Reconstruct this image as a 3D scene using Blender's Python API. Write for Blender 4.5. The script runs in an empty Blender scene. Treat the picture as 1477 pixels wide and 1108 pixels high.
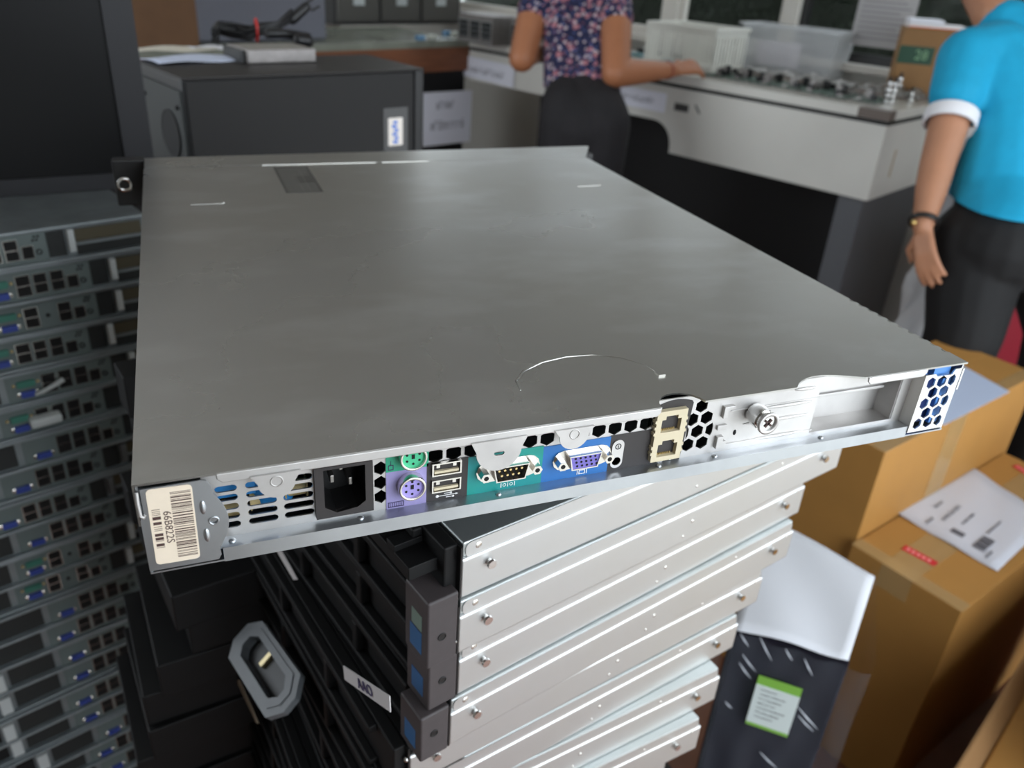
import bpy, bmesh, math, random
from mathutils import Vector, Matrix, Euler
random.seed(7)
D = bpy.data
COL = bpy.context.scene.collection
PI = math.pi
R_ = math.radians

# ------------------------------------------------------------------ camera
F_PX = 1172.7
CAM = Vector((0.0325, -0.2854, 1.4578))
def _rod(r):
    v = Vector(r); a = v.length
    return Matrix.Rotation(a, 3, v.normalized())
RC = _rod((0.495683, -0.375422, -0.029685)) @ Matrix(((1, 0, 0), (0, 0, -1), (0, 1, 0)))   # world -> camera (x right, y down, z forward)
RCT = RC.transposed()
def ray(u, v):
    return RCT @ Vector(((u - 738.5) / F_PX, (v - 554) / F_PX, 1.0))
def onz(u, v, z):                      # point of the view ray at height z
    d = ray(u, v); return CAM + d * ((z - CAM.z) / d.z)
def ond(u, v, t):                      # point of the view ray at depth t
    return CAM + ray(u, v) * t
def onpl(u, v, p, n):
    d = ray(u, v); n = Vector(n); return CAM + d * ((Vector(p) - CAM).dot(n) / d.dot(n))
cam = D.cameras.new('camera'); camo = D.objects.new('camera', cam); COL.objects.link(camo)
cam.sensor_fit = 'HORIZONTAL'; cam.sensor_width = 36.0; cam.lens = F_PX / 1477 * 36.0
cam.clip_start = 0.02; cam.clip_end = 100
M3 = Matrix((RC[0], -RC[1], -RC[2])).transposed()
camo.matrix_world = Matrix.Translation(CAM) @ M3.to_4x4()
cam.dof.use_dof = True; cam.dof.focus_distance = 0.385; cam.dof.aperture_fstop = 10.5
bpy.context.scene.camera = camo

# ------------------------------------------------------------------ materials
def rgb(r, g, b):
    f = lambda c: ((c / 255 + 0.055) / 1.055) ** 2.4 if c > 10 else c / 255 / 12.92
    return (f(r), f(g), f(b), 1)
MATS = {}
def mat(name, col, rough=0.5, metal=0.0, noise=0.0, nscale=20, bump=0.0, bscale=200, stretch=None, col2=None, rvar=0.0, trans=0.0, alpha=1.0, emit=None, spec=None, coat=0.0, ior=None):
    if name in MATS: return MATS[name]
    m = D.materials.new(name); m.use_nodes = True; nt = m.node_tree
    b = nt.nodes['Principled BSDF']
    c = rgb(*col) if max(col) > 1.0 else (*col, 1)
    b.inputs['Base Color'].default_value = c
    b.inputs['Roughness'].default_value = rough
    b.inputs['Metallic'].default_value = metal
    if spec is not None: b.inputs['Specular IOR Level'].default_value = spec
    if coat: b.inputs['Coat Weight'].default_value = coat
    if trans: b.inputs['Transmission Weight'].default_value = trans
    if ior: b.inputs['IOR'].default_value = ior
    if alpha < 1: b.inputs['Alpha'].default_value = alpha
    if emit:
        b.inputs['Emission Color'].default_value = rgb(*emit[0]); b.inputs['Emission Strength'].default_value = emit[1]
    tc = nt.nodes.new('ShaderNodeTexCoord'); mp = nt.nodes.new('ShaderNodeMapping')
    nt.links.new(tc.outputs['Object'], mp.inputs['Vector'])
    if stretch: mp.inputs['Scale'].default_value = stretch
    if noise or rvar or col2:
        n = nt.nodes.new('ShaderNodeTexNoise'); n.inputs['Scale'].default_value = nscale; n.inputs['Detail'].default_value = 5
        nt.links.new(mp.outputs[0], n.inputs['Vector'])
        if noise or col2:
            mx = nt.nodes.new('ShaderNodeMix'); mx.data_type = 'RGBA'
            rp = nt.nodes.new('ShaderNodeValToRGB'); rp.color_ramp.elements[0].position = 0.35; rp.color_ramp.elements[1].position = 0.68
            nt.links.new(n.outputs['Fac'], rp.inputs[0]); nt.links.new(rp.outputs[0], mx.inputs['Factor'])
            mx.inputs['A'].default_value = c
            c2 = rgb(*col2) if col2 else tuple(x * (1 - noise) for x in c[:3]) + (1,)
            mx.inputs['B'].default_value = c2
            nt.links.new(mx.outputs['Result'], b.inputs['Base Color'])
        if rvar:
            mr = nt.nodes.new('ShaderNodeMapRange'); mr.inputs['To Min'].default_value = max(0.02, rough - rvar); mr.inputs['To Max'].default_value = min(1, rough + rvar)
            mr.inputs['From Min'].default_value = 0.3; mr.inputs['From Max'].default_value = 0.7
            nt.links.new(n.outputs['Fac'], mr.inputs['Value']); nt.links.new(mr.outputs[0], b.inputs['Roughness'])
    if bump:
        n2 = nt.nodes.new('ShaderNodeTexNoise'); n2.inputs['Scale'].default_value = bscale; n2.inputs['Detail'].default_value = 3
        nt.links.new(mp.outputs[0], n2.inputs['Vector'])
        bp = nt.nodes.new('ShaderNodeBump'); bp.inputs['Strength'].default_value = bump; bp.inputs['Distance'].default_value = 0.002
        nt.links.new(n2.outputs['Fac'], bp.inputs['Height']); nt.links.new(bp.outputs[0], b.inputs['Normal'])
    MATS[name] = m
    return m

def scratched_metal(name, base, rough, scr):
    """galvanised sheet: blotchy oxide, sparse scuffs and fine grain"""
    m = D.materials.new(name); m.use_nodes = True; nt = m.node_tree; b = nt.nodes['Principled BSDF']
    b.inputs['Metallic'].default_value = 1.0
    tc = nt.nodes.new('ShaderNodeTexCoord')
    def noise(scale, st, detail=4):
        mp = nt.nodes.new('ShaderNodeMapping'); mp.inputs['Scale'].default_value = st; mp.inputs['Rotation'].default_value = (0, 0, 0.5 if st[0] != st[1] else 0)
        n = nt.nodes.new('ShaderNodeTexNoise'); n.inputs['Scale'].default_value = scale; n.inputs['Detail'].default_value = detail
        nt.links.new(tc.outputs['Object'], mp.inputs[0]); nt.links.new(mp.outputs[0], n.inputs['Vector']); return n
    n1 = noise(6, (1, 1, 1), 6); n2 = noise(13, (1, 1.9, 1), 9); n3 = noise(900, (1, .05, 1), 2)
    r2 = nt.nodes.new('ShaderNodeValToRGB'); r2.color_ramp.elements[0].position = .52; r2.color_ramp.elements[1].position = .80
    nt.links.new(n2.outputs['Fac'], r2.inputs[0])
    r1 = nt.nodes.new('ShaderNodeValToRGB'); r1.color_ramp.elements[0].position = .35; r1.color_ramp.elements[1].position = .7
    nt.links.new(n1.outputs['Fac'], r1.inputs[0])
    mx = nt.nodes.new('ShaderNodeMix'); mx.data_type = 'RGBA'; mx.inputs['A'].default_value = (*base, 1); mx.inputs['B'].default_value = (base[0] * .93, base[1] * .91, base[2] * .87, 1)
    nt.links.new(r1.outputs[0], mx.inputs['Factor'])
    mm = nt.nodes.new('ShaderNodeMath'); mm.operation = 'MULTIPLY'; mm.inputs[1].default_value = scr
    nt.links.new(r2.outputs[0], mm.inputs[0])
    mx2 = nt.nodes.new('ShaderNodeMix'); mx2.data_type = 'RGBA'; mx2.inputs['B'].default_value = (.72, .73, .73, 1)
    nt.links.new(mm.outputs[0], mx2.inputs['Factor']); nt.links.new(mx.outputs['Result'], mx2.inputs['A'])
    nt.links.new(mx2.outputs['Result'], b.inputs['Base Color'])
    mr = nt.nodes.new('ShaderNodeMapRange'); mr.inputs['To Min'].default_value = rough - .05; mr.inputs['To Max'].default_value = rough + .08
    nt.links.new(n1.outputs['Fac'], mr.inputs['Value']); nt.links.new(mr.outputs[0], b.inputs['Roughness'])
    bp = nt.nodes.new('ShaderNodeBump'); bp.inputs['Strength'].default_value = .05; bp.inputs['Distance'].default_value = .0005
    nt.links.new(n3.outputs['Fac'], bp.inputs['Height']); nt.links.new(bp.outputs[0], b.inputs['Normal'])
    MATS[name] = m; return m

def floral(name):
    m = D.materials.new(name); m.use_nodes = True; nt = m.node_tree; b = nt.nodes['Principled BSDF']; b.inputs['Roughness'].default_value = .85
    tc = nt.nodes.new('ShaderNodeTexCoord')
    prev = None; base = rgb(22, 25, 60)
    for i, (sc, th, col, off) in enumerate([(30, .36, rgb(166, 108, 116), 0), (44, .30, rgb(190, 172, 176), 3.3), (36, .30, rgb(96, 58, 78), 7.7), (60, .26, rgb(72, 86, 132), 5.1)]):
        mp = nt.nodes.new('ShaderNodeMapping'); mp.inputs['Location'].default_value = (off, off * .7, off * .3)
        nz = nt.nodes.new('ShaderNodeTexNoise'); nz.inputs['Scale'].default_value = 90
        ad = nt.nodes.new('ShaderNodeVectorMath'); ad.operation = 'MULTIPLY_ADD'; ad.inputs[1].default_value = (.012, .012, .012)
        nt.links.new(tc.outputs['Object'], nz.inputs['Vector'])
        nt.links.new(nz.outputs['Color'], ad.inputs[0]); nt.links.new(tc.outputs['Object'], ad.inputs[2])
        nt.links.new(ad.outputs[0], mp.inputs[0])
        v = nt.nodes.new('ShaderNodeTexVoronoi'); v.inputs['Scale'].default_value = sc; nt.links.new(mp.outputs[0], v.inputs['Vector'])
        lt = nt.nodes.new('ShaderNodeMath'); lt.operation = 'LESS_THAN'; lt.inputs[1].default_value = th
        nt.links.new(v.outputs['Distance'], lt.inputs[0])
        mx = nt.nodes.new('ShaderNodeMix'); mx.data_type = 'RGBA'; mx.inputs['B'].default_value = col
        if prev: nt.links.new(prev.outputs['Result'], mx.inputs['A'])
        else: mx.inputs['A'].default_value = base
        nt.links.new(lt.outputs[0], mx.inputs['Factor']); prev = mx
    nt.links.new(prev.outputs['Result'], b.inputs['Base Color']); MATS[name] = m; return m

# ------------------------------------------------------------------ mesh builder
class B:
    def __init__(s, M=None):
        s.bm = bmesh.new(); s.M = M if M is not None else Matrix.Identity(4); s.mats = []; s.mi = 0
    def use(s, m):
        if m not in s.mats: s.mats.append(m)
        s.mi = s.mats.index(m); return s
    def _add(s, verts, faces, M=None, smooth=False):
        T = s.M @ M if M is not None else s.M
        vs = [s.bm.verts.new(T @ Vector(v)) for v in verts]
        for f in faces:
            try:
                fc = s.bm.faces.new([vs[i] for i in f]); fc.material_index = s.mi; fc.smooth = smooth
            except ValueError: pass
        return s
    def box(s, x0, x1, y0, y1, z0, z1, M=None, taper=None):
        v = [(x0, y0, z0), (x1, y0, z0), (x1, y1, z0), (x0, y1, z0), (x0, y0, z1), (x1, y0, z1), (x1, y1, z1), (x0, y1, z1)]
        return s._add(v, [(0, 3, 2, 1), (4, 5, 6, 7), (0, 1, 5, 4), (1, 2, 6, 5), (2, 3, 7, 6), (3, 0, 4, 7)], M)
    def hexa(s, v):      # eight corners, bottom ring then top ring
        return s._add(v, [(0, 3, 2, 1), (4, 5, 6, 7), (0, 1, 5, 4), (1, 2, 6, 5), (2, 3, 7, 6), (3, 0, 4, 7)])
    def cyl(s, p0, p1, r0, r1=None, n=20, cap=True, smooth=True):
        p0 = Vector(p0); p1 = Vector(p1); r1 = r0 if r1 is None else r1
        q = (p1 - p0).to_track_quat('Z', 'Y').to_matrix()
        vs = []
        for p, r in ((p0, r0), (p1, r1)):
            for k in range(n):
                a = 2 * PI * k / n; vs.append(p + q @ Vector((r * math.cos(a), r * math.sin(a), 0)))
        s._add(vs, [(k, (k + 1) % n, n + (k + 1) % n, n + k) for k in range(n)], None, smooth)
        if cap: s._add(vs, [tuple(range(n - 1, -1, -1)), tuple(range(n, 2 * n))])
        return s
    def ring(s, p0, p1, ro, ri, n=24):       # hollow tube with end rings
        p0 = Vector(p0); p1 = Vector(p1); q = (p1 - p0).to_track_quat('Z', 'Y').to_matrix(); vs = []
        for p, r in ((p0, ro), (p1, ro), (p1, ri), (p0, ri)):
            for k in range(n):
                a = 2 * PI * k / n; vs.append(p + q @ Vector((r * math.cos(a), r * math.sin(a), 0)))
        fs = []
        for j in range(4):
            a = j * n; b = ((j + 1) % 4) * n
            fs += [(a + k, a + (k + 1) % n, b + (k + 1) % n, b + k) for k in range(n)]
        return s._add(vs, fs, None, True)
    def prism(s, poly, a0, a1, M=None):      # polygon in local xz, extruded along local y
        n = len(poly)
        v = [(x, a0, z) for x, z in poly] + [(x, a1, z) for x, z in poly]
        return s._add(v, [tuple(range(n)), tuple(range(2 * n - 1, n - 1, -1))] + [(k + n, (k + 1) % n + n, (k + 1) % n, k) for k in range(n)], M)
    def plate(s, outer, holes, t, M=None):   # polygon with holes in local xz, thickness t along +y
        cu = D.curves.new('tmp', 'CURVE'); cu.dimensions = '2D'; cu.fill_mode = 'BOTH'; cu.extrude = t / 2
        for pl in [outer] + holes:
            sp = cu.splines.new('POLY'); sp.points.add(len(pl) - 1); sp.use_cyclic_u = True
            for i, (x, z) in enumerate(pl): sp.points[i].co = (x, z, 0, 1)
        o = D.objects.new('tmp', cu); COL.objects.link(o)
        dg = bpy.context.evaluated_depsgraph_get(); dg.update()
        me = D.meshes.new_from_object(o.evaluated_get(dg))
        T = Matrix(((1, 0, 0, 0), (0, 0, -1, t / 2), (0, 1, 0, 0), (0, 0, 0, 1)))
        vs = [T @ v.co for v in me.vertices]; fs = [tuple(p.vertices) for p in me.polygons]
        s._add(vs, fs, M); D.objects.remove(o); D.curves.remove(cu); D.meshes.remove(me); return s
    def tube(s, pts, r, n=8, cap=True):
        pts = [Vector(p) for p in pts]; N = len(pts); rs = r if isinstance(r, (list, tuple)) else [r] * N
        vs = []; up = None
        for i, p in enumerate(pts):
            t = (pts[min(i + 1, N - 1)] - pts[max(i - 1, 0)]).normalized()
            if up is None: up = t.orthogonal().normalized()
            up = (up - t * up.dot(t)).normalized(); w = t.cross(up)
            for k in range(n):
                a = 2 * PI * k / n; vs.append(p + (up * math.cos(a) + w * math.sin(a)) * rs[i])
        fs = [(i * n + k, i * n + (k + 1) % n, (i + 1) * n + (k + 1) % n, (i + 1) * n + k) for i in range(N - 1) for k in range(n)]
        s._add(vs, fs, None, True)
        if cap: s._add(vs, [tuple(range(n - 1, -1, -1)), tuple(range((N - 1) * n, N * n))])
        return s
    def ball(s, c, r, n=12, M=None):
        c = Vector(c); r = Vector(r) if isinstance(r, (tuple, list, Vector)) else Vector((r, r, r)); vs = []; m = n // 2
        for i in range(1, m):
            th = PI * i / m
            for k in range(n):
                a = 2 * PI * k / n; vs.append(c + Vector((r.x * math.sin(th) * math.cos(a), r.y * math.sin(th) * math.sin(a), r.z * math.cos(th))))
        fs = [(i * n + k, (i + 1) * n + k, (i + 1) * n + (k + 1) % n, i * n + (k + 1) % n) for i in range(m - 2) for k in range(n)]
        vs += [c + Vector((0, 0, r.z)), c - Vector((0, 0, r.z))]; t = len(vs) - 2
        fs += [(t, k, (k + 1) % n) for k in range(n)] + [(t + 1, (m - 2) * n + (k + 1) % n, (m - 2) * n + k) for k in range(n)]
        return s._add(vs, fs, M, True)
    def hull(s, a, b):       # tapered capsule between two ellipsoids (c, (rx,ry,rz)), as a convex hull
        t = bmesh.new()
        for c, r in (a, b):
            r = r if isinstance(r, (tuple, list)) else (r, r, r)
            for i in range(0, 9):
                th = PI * i / 8
                for k in range(14):
                    an = 2 * PI * k / 14
                    t.verts.new(Vector(c) + Vector((r[0] * math.sin(th) * math.cos(an), r[1] * math.sin(th) * math.sin(an), r[2] * math.cos(th))))
                    if i in (0, 8): break
        h = bmesh.ops.convex_hull(t, input=t.verts)
        junk = list({e for e in h['geom_interior'] if isinstance(e, bmesh.types.BMVert)} | {e for e in h['geom_unused'] if isinstance(e, bmesh.types.BMVert)})
        if junk: bmesh.ops.delete(t, geom=junk, context='VERTS')
        t.verts.index_update()
        s._add([v.co.copy() for v in t.verts], [tuple(v.index for v in f.verts) for f in t.faces], None, True); t.free(); return s
    def sheet(s, grid, t=0.0):    # grid[i][j] of points, optional thickness
        n, m = len(grid), len(grid[0]); vs = [p for row in grid for p in row]
        fs = [(i * m + j, (i + 1) * m + j, (i + 1) * m + j + 1, i * m + j + 1) for i in range(n - 1) for j in range(m - 1)]
        return s._add(vs, fs, None, True)
    def text(s, txt, size, M, t=0.0002, align='CENTER'):
        cu = D.curves.new('tmp', 'FONT'); cu.body = txt; cu.size = size; cu.align_x = align; cu.align_y = 'CENTER'; cu.extrude = t; cu.resolution_u = 3
        o = D.objects.new('tmp', cu); COL.objects.link(o)
        dg = bpy.context.evaluated_depsgraph_get(); dg.update(); me = D.meshes.new_from_object(o.evaluated_get(dg))
        s._add([v.co.copy() for v in me.vertices], [tuple(p.vertices) for p in me.polygons], M)
        D.objects.remove(o); D.curves.remove(cu); D.meshes.remove(me); return s
    def done(s, name, m=None, parent=None, bevel=0.0, seg=2, recalc=True, solid=0.0, loc=None):
        if recalc: bmesh.ops.recalc_face_normals(s.bm, faces=s.bm.faces)
        me = D.meshes.new(name); s.bm.to_mesh(me); s.bm.free()
        for k in (s.mats or ([m] if m else [])): me.materials.append(k)
        o = D.objects.new(name, me); COL.objects.link(o)
        if parent: o.parent = parent
        if loc is not None: o.location = loc
        if solid:
            md = o.modifiers.new('thickness', 'SOLIDIFY'); md.thickness = solid; md.offset = 0
        if bevel:
            md = o.modifiers.new('bevel', 'BEVEL'); md.width = bevel; md.segments = seg; md.limit_method = 'ANGLE'; md.angle_limit = R_(40)
        return o

def remeshed(o, voxel, smooth=4, fac=.5):
    md = o.modifiers.new('r', 'REMESH'); md.mode = 'VOXEL'; md.voxel_size = voxel; md.use_smooth_shade = True
    ms = o.modifiers.new('s', 'SMOOTH'); ms.iterations = smooth; ms.factor = fac
    dg = bpy.context.evaluated_depsgraph_get(); dg.update()
    me = D.meshes.new_from_object(o.evaluated_get(dg)); old = o.data; o.modifiers.clear(); nm = old.name
    for p in me.polygons: p.use_smooth = True; p.material_index = 0
    o.data = me; mats = [m for m in old.materials]; me.materials.clear()
    for m in mats: me.materials.append(m)
    D.meshes.remove(old); me.name = nm; return o

def tag(o, label, cat, group=None, kind=None):
    o['label'] = label; o['category'] = cat
    if group: o['group'] = group
    if kind: o['kind'] = kind
    return o
def thing(name, label, cat, loc=(0, 0, 0), M3x=None, group=None):
    o = D.objects.new(name, None); COL.objects.link(o); o.empty_display_size = .05
    if M3x is not None: o.matrix_world = Matrix.Translation(Vector(loc)) @ M3x.to_4x4()
    else: o.location = loc
    return tag(o, label, cat, group)
def struct(o): o['kind'] = 'structure'; return o
def axes(ex):           # right-handed frame with local x along ex (horizontal), z up
    ex = Vector((ex[0], ex[1], 0)).normalized(); ez = Vector((0, 0, 1)); ey = ez.cross(ex)
    return Matrix((ex, ey, ez)).transposed()
def hexagon(cx, cz, r, rot=30): return [(cx + r * math.cos(R_(60 * k + rot)), cz + r * math.sin(R_(60 * k + rot))) for k in range(6)]
def slot(x0, x1, cz, h):
    r = h / 2; pts = []
    for k in range(7): a = PI / 2 - PI * k / 6; pts.append((x1 - r + r * math.cos(a), cz + r * math.sin(a)))
    for k in range(7): a = -PI / 2 - PI * k / 6; pts.append((x0 + r + r * math.cos(a), cz + r * math.sin(a)))
    return pts
def rrect(x0, x1, z0, z1, r, n=5):
    pts = []
    for cx, cz, a0 in ((x1 - r, z1 - r, 0), (x0 + r, z1 - r, 90), (x0 + r, z0 + r, 180), (x1 - r, z0 + r, 270)):
        for k in range(n + 1): a = R_(a0 + 90 * k / n); pts.append((cx + r * math.cos(a), cz + r * math.sin(a)))
    return pts
def arc(cx, cz, r, a0, a1, n=12): return [(cx + r * math.cos(R_(a0 + (a1 - a0) * k / n)), cz + r * math.sin(R_(a0 + (a1 - a0) * k / n))) for k in range(n + 1)]
def copy_tree(o, parent=None):
    c = o.copy(); COL.objects.link(c); c.parent = parent
    for ch in list(o.children): copy_tree(ch, c)
    return c
def scribble(b, x0, x1, z, h, seed, y=0, t=.0006, th=.12):
    """a line of small looped handwriting-like printed strokes between x0 and x1 around height z (local xz plane)"""
    rn = random.Random(seed); x = x0
    while x < x1:
        w = h * rn.uniform(.35, .7); k = rn.random()
        b.box(x, x + h * th, y - t, y, z - h * .5, z + h * .5)
        if k < .7: b.box(x, x + w, y - t, y, z + h * .5 - h * th, z + h * .5)
        if k > .3: b.box(x + w - h * th, x + w, y - t, y, z - h * .5, z + h * (.5 if k < .8 else .1))
        if k > .6: b.box(x, x + w, y - t, y, z - h * .5, z - h * .5 + h * th)
        if rn.random() < .35: b.box(x + w * .2, x + w, y - t, y, z + h * .72, z + h * .84)
        x += w + h * .22
# ================================================================== the grey server on top
Z0 = 1.27
COVER = scratched_metal('galvanised_cover', (.53, .53, .515), .27, .5)
TIN = mat('zinc_tin', (.66, .645, .63), .58, 1.0, noise=.12, nscale=40, rvar=.08)
TIN2 = mat('zinc_blue_tin', (.58, .61, .64), .38, 1.0, noise=.18, nscale=30, rvar=.08)
CHROME = mat('chrome', (.85, .85, .84), .14, 1.0)
NICKEL = mat('nickel_shell', (.80, .77, .72), .25, 1.0)
BLACK = mat('black_plastic', (16, 16, 17), .45, noise=.3, nscale=80)
BLACKV = mat('void_black', (6, 6, 7), .8)
DGREY = mat('dark_grey_panel', (52, 48, 48), .5, noise=.1, nscale=90)
P_GREEN = mat('port_green', (40, 160, 124), .5)
P_PURP = mat('port_purple', (150, 142, 190), .5)
P_TEAL = mat('port_teal', (20, 140, 142), .5, col2=(24, 150, 130), nscale=30)
P_BLUE = mat('port_blue', (42, 110, 180), .5)
LILAC = mat('connector_lilac', (158, 146, 214), .5)
LGREEN = mat('connector_green', (70, 190, 140), .5)
VGAB = mat('connector_violet', (118, 108, 190), .5)
BEIGE = mat('port_beige', (214, 202, 172), .5)
GOLD = mat('gold_pins', (.8, .62, .3), .3, 1.0)
CREAM = mat('cream_label', (232, 217, 196), .6, noise=.05, nscale=120)
INK = mat('brown_ink', (74, 52, 48), .7)
WHITE = mat('white_print', (235, 235, 235), .6)
ICON = mat('dark_print', (60, 52, 90), .6)
BLUEP = mat('blue_plastic', (84, 142, 214), .4)
BLUED = mat('dark_blue_plastic', (40, 62, 122), .45)
BLUECAP = mat('blue_transformer', (38, 132, 200), .5)
COIL = mat('tan_coil', (188, 168, 118), .6, noise=.3, nscale=200)

ts = thing('rack_server', 'scuffed grey rack server with a cream barcode label, lying across the silver stack', 'server', (.215, .25, Z0 - .0445))
TM = Matrix.Translation((-.215, -.25, .0445))
W = .43
# --- chassis
b = B(TM).use(TIN2)
b.box(.0006, W - .0012, 0, .494, -.0444, -.0436)
b.box(.0006, .0016, .0005, .494, -.0436, -.0012)
b.box(W - .0022, W - .0012, .0005, .494, -.0436, -.0012)
b.box(.0006, W - .0012, .493, .494, -.0436, -.0012)
b.box(.0016, .4, .0005, .0075, -.0381, -.0375)
b.box(.029, .4, -.0004, .0005, -.0444, -.0374)
chassis = b.done('chassis', None, ts)
for x in (.033, .087, .152, .2385, .272, .341):
    q = B(TM).use(TIN2); q.ball((x, .0036, -.0374), (.0016, .0016, .001), 12); q.done('rivet', None, chassis)
# --- cover
out = [(0, .495), (0, -.0005), (.232, -.0005)] + arc(.244, -.0015, .0124, 175, 5, 10) + [(.3115, -.0005)] + [(.3115 + .045 * k / 12, -.0005 + .0085 * math.sin(PI * (k / 12) ** .8)) for k in range(1, 12)] + [(.3565, -.0005), (W, -.0005)]
yy = .013
while yy < .09:           # saw-tooth edge where the side flange is stamped
    out += [(W, yy), (W - .0022, yy + .001), (W - .0022, yy + .004), (W, yy + .005)]; yy += .0085
out += [(W, .495)]
b = B(TM).use(COVER)
b.plate(out, [], .001, Matrix(((1, 0, 0, 0), (0, 0, 1, 0), (0, 1, 0, -.001), (0, 0, 0, 1))))
b.box(-.0004, .0004, 0, .495, -.02, -.0004)
b.box(W - .0007, W, .004, .495, -.011, -.0004)
cover = b.done('top_cover', None, ts)
b = B(TM).use(TIN)
def lip(x0, x1, h=-.0047):
    b.prism([(x0, -.0003), (x0, h + .002), (x0 + .002, h), (x1 - .002, h), (x1, h + .002), (x1, -.0003)], -.0012, -.0002)
lip(.030, .2315); b.done('rear_lip', None, cover, bevel=.0004)
b = B(TM).use(TIN); lip(.3585, .400); b.done('rear_lip', None, cover, bevel=.0004)
for cx, r, zb, hole in ((.0525, .0074, -.0150, 0), (.1487, .0108, -.0197, 1), (.1856, .0075, -.0146, 0)):
    q = B(TM).use(TIN); oc = arc(cx, zb + r, r, 180, 360, 16) + [(cx + r + .0025, -.0035), (cx - r - .0025, -.0035)]
    q.plate(oc, [slot(cx - .0024, cx + .0026, -.0105, .0022)] if hole else [], .0008, Matrix.Translation((0, -.0022, 0)))
    if not hole: q.ring((cx, -.0024, zb + r + .0005), (cx, -.0021, zb + r + .0005), .0026, .0021)
    q.done('tab', None, cover)
# finger recess crescent, slots, service sticker
b = B(TM).use(COVER)
pts = [Vector((.172, .0325, 0)), Vector((.1735, .042, 0)), Vector((.181, .051, 0)), Vector((.194, .058, 0)), Vector((.209, .061, 0)), Vector((.224, .0598, 0)), Vector((.237, .0535, 0)), Vector((.246, .0425, 0)), Vector((.2485, .032, 0))]
b.tube(pts, [.0003, .0007, .0008, .0006, .0005, .0004, .0003, .0002, .0002], 8)
b.box(.2465, .2505, .028, .0325, -.0004, .0010)
b.done('finger_recess', None, cover)
for x0, x1, y in ((.034, .058, .3755), (.3685, .392, .386)):
    q = B(TM).use(COVER); q.box(x0, x1, y - .0005, y + .0005, -.0004, .0003); q.ball((x1, y + .001, .0003), (.0012, .0012, .0008), 8); q.done('slot', None, cover)
STK = mat('faded_dark_sticker', (70, 68, 64), .5, noise=.25, nscale=260, stretch=(1, .25, 1))
STKL = mat('sticker_lines', (112, 110, 104), .6)
q = B(TM).use(STK); q.box(.1085, .139, .398, .4865, 0, .0002)
q.use(STKL)
for i in range(14): q.box(.111, .1225 if 4 < i < 9 else .136, .402 + i * .0058, .4028 + i * .0058, .0002, .00035)
q.box(.1232, .1238, .402, .46, .0002, .00035); q.box(.1292, .1296, .402, .484, .0002, .00035)
q.done('sticker', None, cover)['label'] = 'dark faded service sticker'
# --- front flange and ears
b = B(TM).use(COVER)
b.plate([(0, .4962), (W, .4962), (.4567, .5445), (.4567, .5475), (0, .5320)], [], .0012, Matrix(((1, 0, 0, 0), (0, 0, 1, 0), (0, 1, 0, -.0010), (0, 0, 0, 1))))
b.done('front_top', None, ts)
q = B(TM).use(COVER); q.box(.0997, .205, .4948, .4960, 0, .0005); q.done('seam_strip', None, cover); q = B(TM).use(COVER); q.box(.211, .2567, .4948, .4960, 0, .0005); q.done('seam_strip', None, cover)
for s, x0, x1 in ((0, -.0275, 0), (1, W, W + .0235)):
    q = B(TM).use(BLACK); z1 = .0005 if s == 0 else -.003
    q.box(x0, x1, .524, .538, -.0410, z1); q.box(x0 + (.014 if s == 0 else 0), x1 - (0 if s == 0 else .014), .5375, .556, -.0410, z1 - .004)
    e = q.done('ear', None, ts, bevel=.0016)
    if s == 0:
        k = B(TM).use(CHROME); k.ring((-.0190, .5195, -.0205), (-.0190, .525, -.0205), .0066, .0041); k.done('ring', None, e); k = B(TM).use(BLACK); k.cyl((-.0190, .521, -.0205), (-.0190, .525, -.0205), .0042); k.done('thumbscrew', None, e)
b = B(TM).use(BLACK); b.box(0, W, .4976, .5300, -.0425, -.0014); b.done('front_bezel', None, ts, bevel=.002)

# --- rear panel with its openings
YP = .007
holes = []
rows = [-.0133 - .0046 * i for i in range(5)]
for i, z in enumerate(rows):
    holes += [slot(.0285, .0373, z, .0031), slot(.0405, .0526, z, .0031), slot(.0552, .0678, z, .0031)]
def cut(h, x1): return [(min(x, x1), z) for x, z in h]
for z in (-.0150, -.0226, -.0302): holes.append(cut(hexagon(.0973, z, .0036), .0992))
for x in (.1218, .1304, .139, .1677, .1764, .195, .2035, .2122, .2209, .2295): holes.append(hexagon(x, -.0128, .00405))
for x, z in ((.2563, -.0150), (.2649, -.0150), (.2606, -.0076), (.2606, -.0225), (.2563, -.0300), (.2649, -.0300)): holes.append(hexagon(x, z, .0039))
holes.append(cut(hexagon(.2692, -.0225, .0039), .2700)); holes.append([(max(x, .2542), z) for x, z in hexagon(.252, -.0225, .0039)])
holes.append([(.0705, -.0335), (.0905, -.0335), (.0905, -.0098), (.0705, -.0098)])
b = B(TM).use(TIN); b.plate([(.024, -.0376), (.2712, -.0376), (.2712, -.0010), (.024, -.0010)], holes, .0008, Matrix.Translation((0, YP, 0)))
panel = b.done('rear_panel', None, ts)
# things seen through the grille
b = B(TM).use(BLUECAP); b.box(.026, .045, .016, .04, -.024, -.006); b.cyl((.052, .022, -.030), (.052, .022, -.004), .0095); b.done('transformer', None, ts)
b = B(TM).use(COIL)
for x, z in ((.036, -.031), (.047, -.0285), (.0615, -.0255)): b.cyl((x - .0045, .018, z), (x + .0045, .018, z), .0036); b.cyl((x - .005, .018, z), (x - .0042, .018, z), .0048); b.cyl((x + .0042, .018, z), (x + .005, .018, z), .0048)
b.done('coil', None, ts)
b = B(TM).use(BLACKV); b.box(.0675, .0935, .03, .032, -.037, -.002); b.box(.094, .43, .06, .062, -.043, -.002); b.done('dark_backing', None, ts)  # black plates added behind the vents to stop light leaking through
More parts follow.
